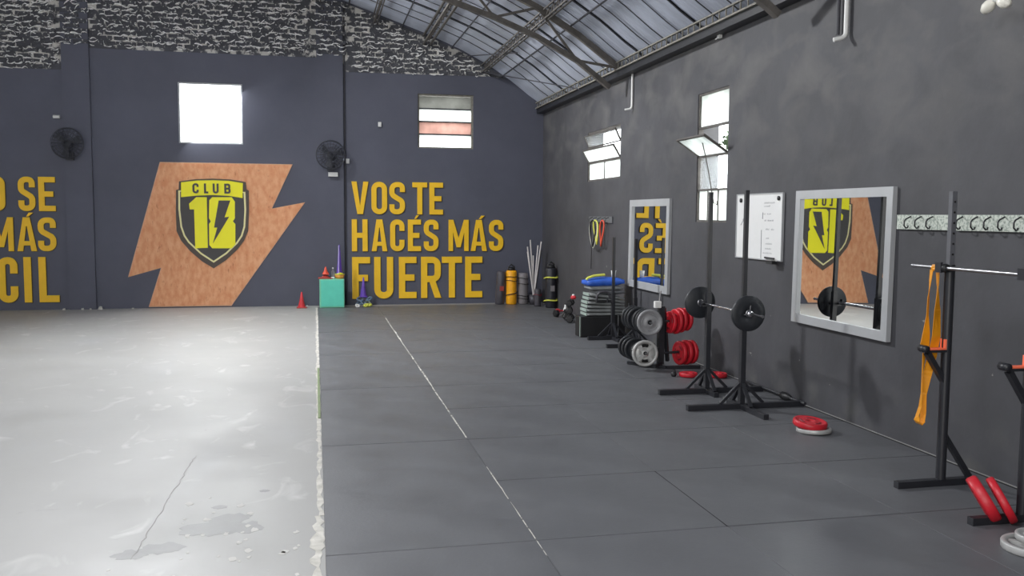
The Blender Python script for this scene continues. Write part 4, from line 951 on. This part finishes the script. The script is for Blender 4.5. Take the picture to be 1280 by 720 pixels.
punch_bag(3.17, 15.45, .085, .58, M['bag_d'], [], 'dark grey leather training bag, leftmost of the standing bags', lean=.06, patch=M['cone_rd'])
punch_bag(3.375, 15.42, .095, .60, M['bag_y'], [(.49, .01), (.42, .0), (.19, .035)], 'yellow training bag with black straps standing at the back wall', top='handle')
punch_bag(3.585, 15.42, .09, .55, M['bag_g'], [(.46, 0), (.36, 0), (.15, 0), (.1, 0)], 'grey training bag with dark straps beside the yellow bag')
punch_bag(3.92, 14.75, .095, .68, M['bag_b'], [(.52, .01), (.13, .01)], 'black training bag with two lime bands near the corner', mband=M['lime'], top='handle', patch=M['bag_g'])
punch_bag(3.75, 15.0, .06, .30, M['bag_d'], [(.2, 0)], 'small dark bag between the sticks and the black lime-banded bag', mband=M['red_deep'])
t = thing('stick_bin', 'small dark bin holding the white sticks', 'bin', (3.75, 15.32, TH)); G().lathe([(0, 0), (.06, 0), (.075, .16), (.070, .16), (.056, .006), (0, .006)], n=18).build('body', M['bag_d'], t)
G().lathe([(.075, .155), (.08, .157), (.08, .168), (.073, .168)], n=18).build('rim', M['bag_d'], t)
for i, (tx, tz, ty) in enumerate([(-.115, 1.02, -.02), (-.06, 1.14, .0), (-.09, .93, .08), (.14, 1.11, 0), (.09, 1.04, .04), (.17, .96, .09), (.02, .86, .1)]):
    bx_ = .018 if tx < 0 else -.02
    o = G().tube([(3.75 + bx_ + i * .004, 15.32 + .01 * (i % 3 - 1), TH + .02), (3.75 + tx, 15.32 + ty, TH + tz)], .0125, 8).build('plastic_stick', M['stick'] if i != 5 else M['grey_metal']); tag(o, 'white plastic stick standing in the dark bin, %s from the left' % ['first', 'third', 'second', 'seventh', 'fifth', 'sixth', 'fourth'][i] if i != 5 else 'grey stick standing among the white ones in the dark bin', 'stick', 'sticks in the dark bin')

# ================================================================ CONES, GREEN BOX
def cone(x, y, z, r, h, m_, label, base=True, m2=None, name='traffic_cone', base_w=None):
    t = thing(name, label, 'cone', (x, y, z)); b = base_w or r * 2.6
    if base: G().box((0, 0, .008), (b, b, .016)).build('base', m2 or m_, t, bevel=.004)
    G().lathe([(r, .012), (r * .55, h * .45), (r * .16, h), (r * .10, h), (0, h * .98)] if True else [], n=24).build('cone_body', m_, t); return t
cone(-.235, 15.45, 0, .065, .27, M['cone_r'], 'small red cone on the concrete floor left of the green box', m2=M['cone_rd'])
t = thing('green_box', 'mint green box carrying cones in front of the pilaster', 'box', (.265, 15.45, TH))
G().bx(-.205, .205, -.17, .16, .0, .48).build('body', M['green_edge'], t, bevel=.01); G().bx(-.18, .19, -.174, -.168, .025, .465).build('front_panel', M['green_box'], t)
zt = TH + .482
cone(.16, 15.46, zt, .10, .07, M['cone_rd'], 'wide dark red disc cone at the left of the green box', base_w=.24, m2=M['cone_rd'], name='disc_cone')
cone(.165, 15.46, zt + .068, .055, .13, M['cone_o'], 'orange cone stacked on the dark red disc cone', base_w=.11, m2=M['cone_o'])
t = thing('drink_bottle', 'clear plastic bottle between the cones on the green box', 'bottle', (.285, 15.38, zt)); G().lathe([(0, 0), (.028, 0), (.03, .11), (.012, .15), (.012, .17), (0, .17)], n=14).build('body', M['clear'], t); G().lathe([(.0, .0), (.0285, .0), (.0285, .03), (0, .03)], n=14).build('base_ring', M['white'], t)
G().lathe([(0, .17), (.014, .17), (.014, .19), (0, .19)], n=10).build('cap', M['white'], t)
t = thing('plastic_dish', 'orange plastic dish on the right of the green box', 'dish', (.395, 15.42, zt)); G().lathe([(0, 0), (.065, 0), (.085, .07), (.08, .07), (.06, .008), (0, .008)], n=22).build('bowl', M['peach'], t); G().lathe([(.08, .066), (.088, .066), (.088, .08), (.08, .08)], n=22).build('rim', M['lime'], t)
cone(.395, 15.42, zt + .012, .058, .56, M['purple'], 'tall purple cone standing in the orange dish', base=False, name='training_cone')
o = G().tube([(.38, 15.34, zt + .09), (.383, 15.39, zt + .34), (.386, 15.40, zt + .56)], .008, 8).build('baton', M['lilac']); tag(o, 'pale lilac rod leaning on the tall purple cone', 'rod')
for i, (dx, dy) in enumerate(((-.03, -.05), (.035, -.03), (.01, -.06))):
    o = G().lathe([(0, -.02), (.014, -.014), (.02, 0), (.014, .014), (0, .02)], n=12).build('yellow_ball', M['lemon']); o.location = (.395 + dx, 15.42 + dy, zt + .075 + .006 * i); tag(o, 'small yellow ball on the orange dish, %s' % ['left one', 'right one', 'middle one'][i], 'ball')
# heap beside the slogan
cone(.80, 15.55, TH + .15, .06, .34, M['purple'], 'small purple cone on the heap under the letter F', base_w=.13, m2=M['purple'], name='training_cone')
hm = ['slate', 'slate', 'mat_mint', 'slate', 'lime', 'lime', 'slate', 'bag_d', 'white']
hp = [(.72, 15.45, .05, .05), (.80, 15.42, .055, .055), (.86, 15.50, .05, .05), (.89, 15.40, .045, .13), (.88, 15.36, .04, .03), (.83, 15.33, .035, .03), (.74, 15.50, .05, .12), (.80, 15.52, .05, .13), (.69, 15.36, .03, .02)]
hl = ['slate blue floor ring at the left of the heap', 'slate blue floor ring in the middle of the heap', 'pale mint floor ring at the back of the heap', 'slate blue ring tilted at the right of the heap', 'lime ring at the right foot of the heap', 'lime ring at the front foot of the heap', 'slate blue ring high on the left of the heap', 'dark ring under the small purple cone', 'white ring at the left foot of the heap']
for i, ((x, y, r, z), m_, lb) in enumerate(zip(hp, hm, hl)):
    tl = random.uniform(.2, .7); n = 20; P = [(r * math.cos(2 * math.pi * k / n), r * math.sin(2 * math.pi * k / n) * math.cos(tl), r * math.sin(2 * math.pi * k / n) * math.sin(tl)) for k in range(n)]
    o = G().tube(P, .016, 8, closed=True).build('floor_ring', M[m_]); o.location = (x, y, TH + z); o.rotation_euler = (0, 0, random.uniform(-1, 1)); tag(o, lb, 'ring', 'rings heaped under the letter F')
# rubble at the foot of the back wall
for i, (x, r) in enumerate([(-4.0, .035), (-3.72, .03), (-3.45, .05), (-3.6, .025), (-2.95, .025), (-.15, .02)]):
    g = G(); n = 7; vs = [(r * random.uniform(.7, 1.2) * math.cos(a * 6.283 / n), r * .7 * random.uniform(.7, 1.2) * math.sin(a * 6.283 / n), 0) for a in range(n)] + [(r * .5 * math.cos(a * 6.283 / n), r * .4 * math.sin(a * 6.283 / n), r * random.uniform(.6, 1.1)) for a in range(n)]
    g.add(vs, [tuple(range(n, 2 * n)), tuple(reversed(range(n)))] + [(a, (a + 1) % n, n + (a + 1) % n, n + a) for a in range(n)])
    o = g.build('rubble_chunk', M['chip']); o.location = (x, YB - .10, .0); tag(o, 'small pale chunk of rubble at the wall foot, %s from the left' % ['first', 'second', 'fourth', 'third', 'fifth', 'sixth'][i], 'rubble', 'rubble at the back wall')
for o in brick_meshes: bpy.data.objects.remove(o)
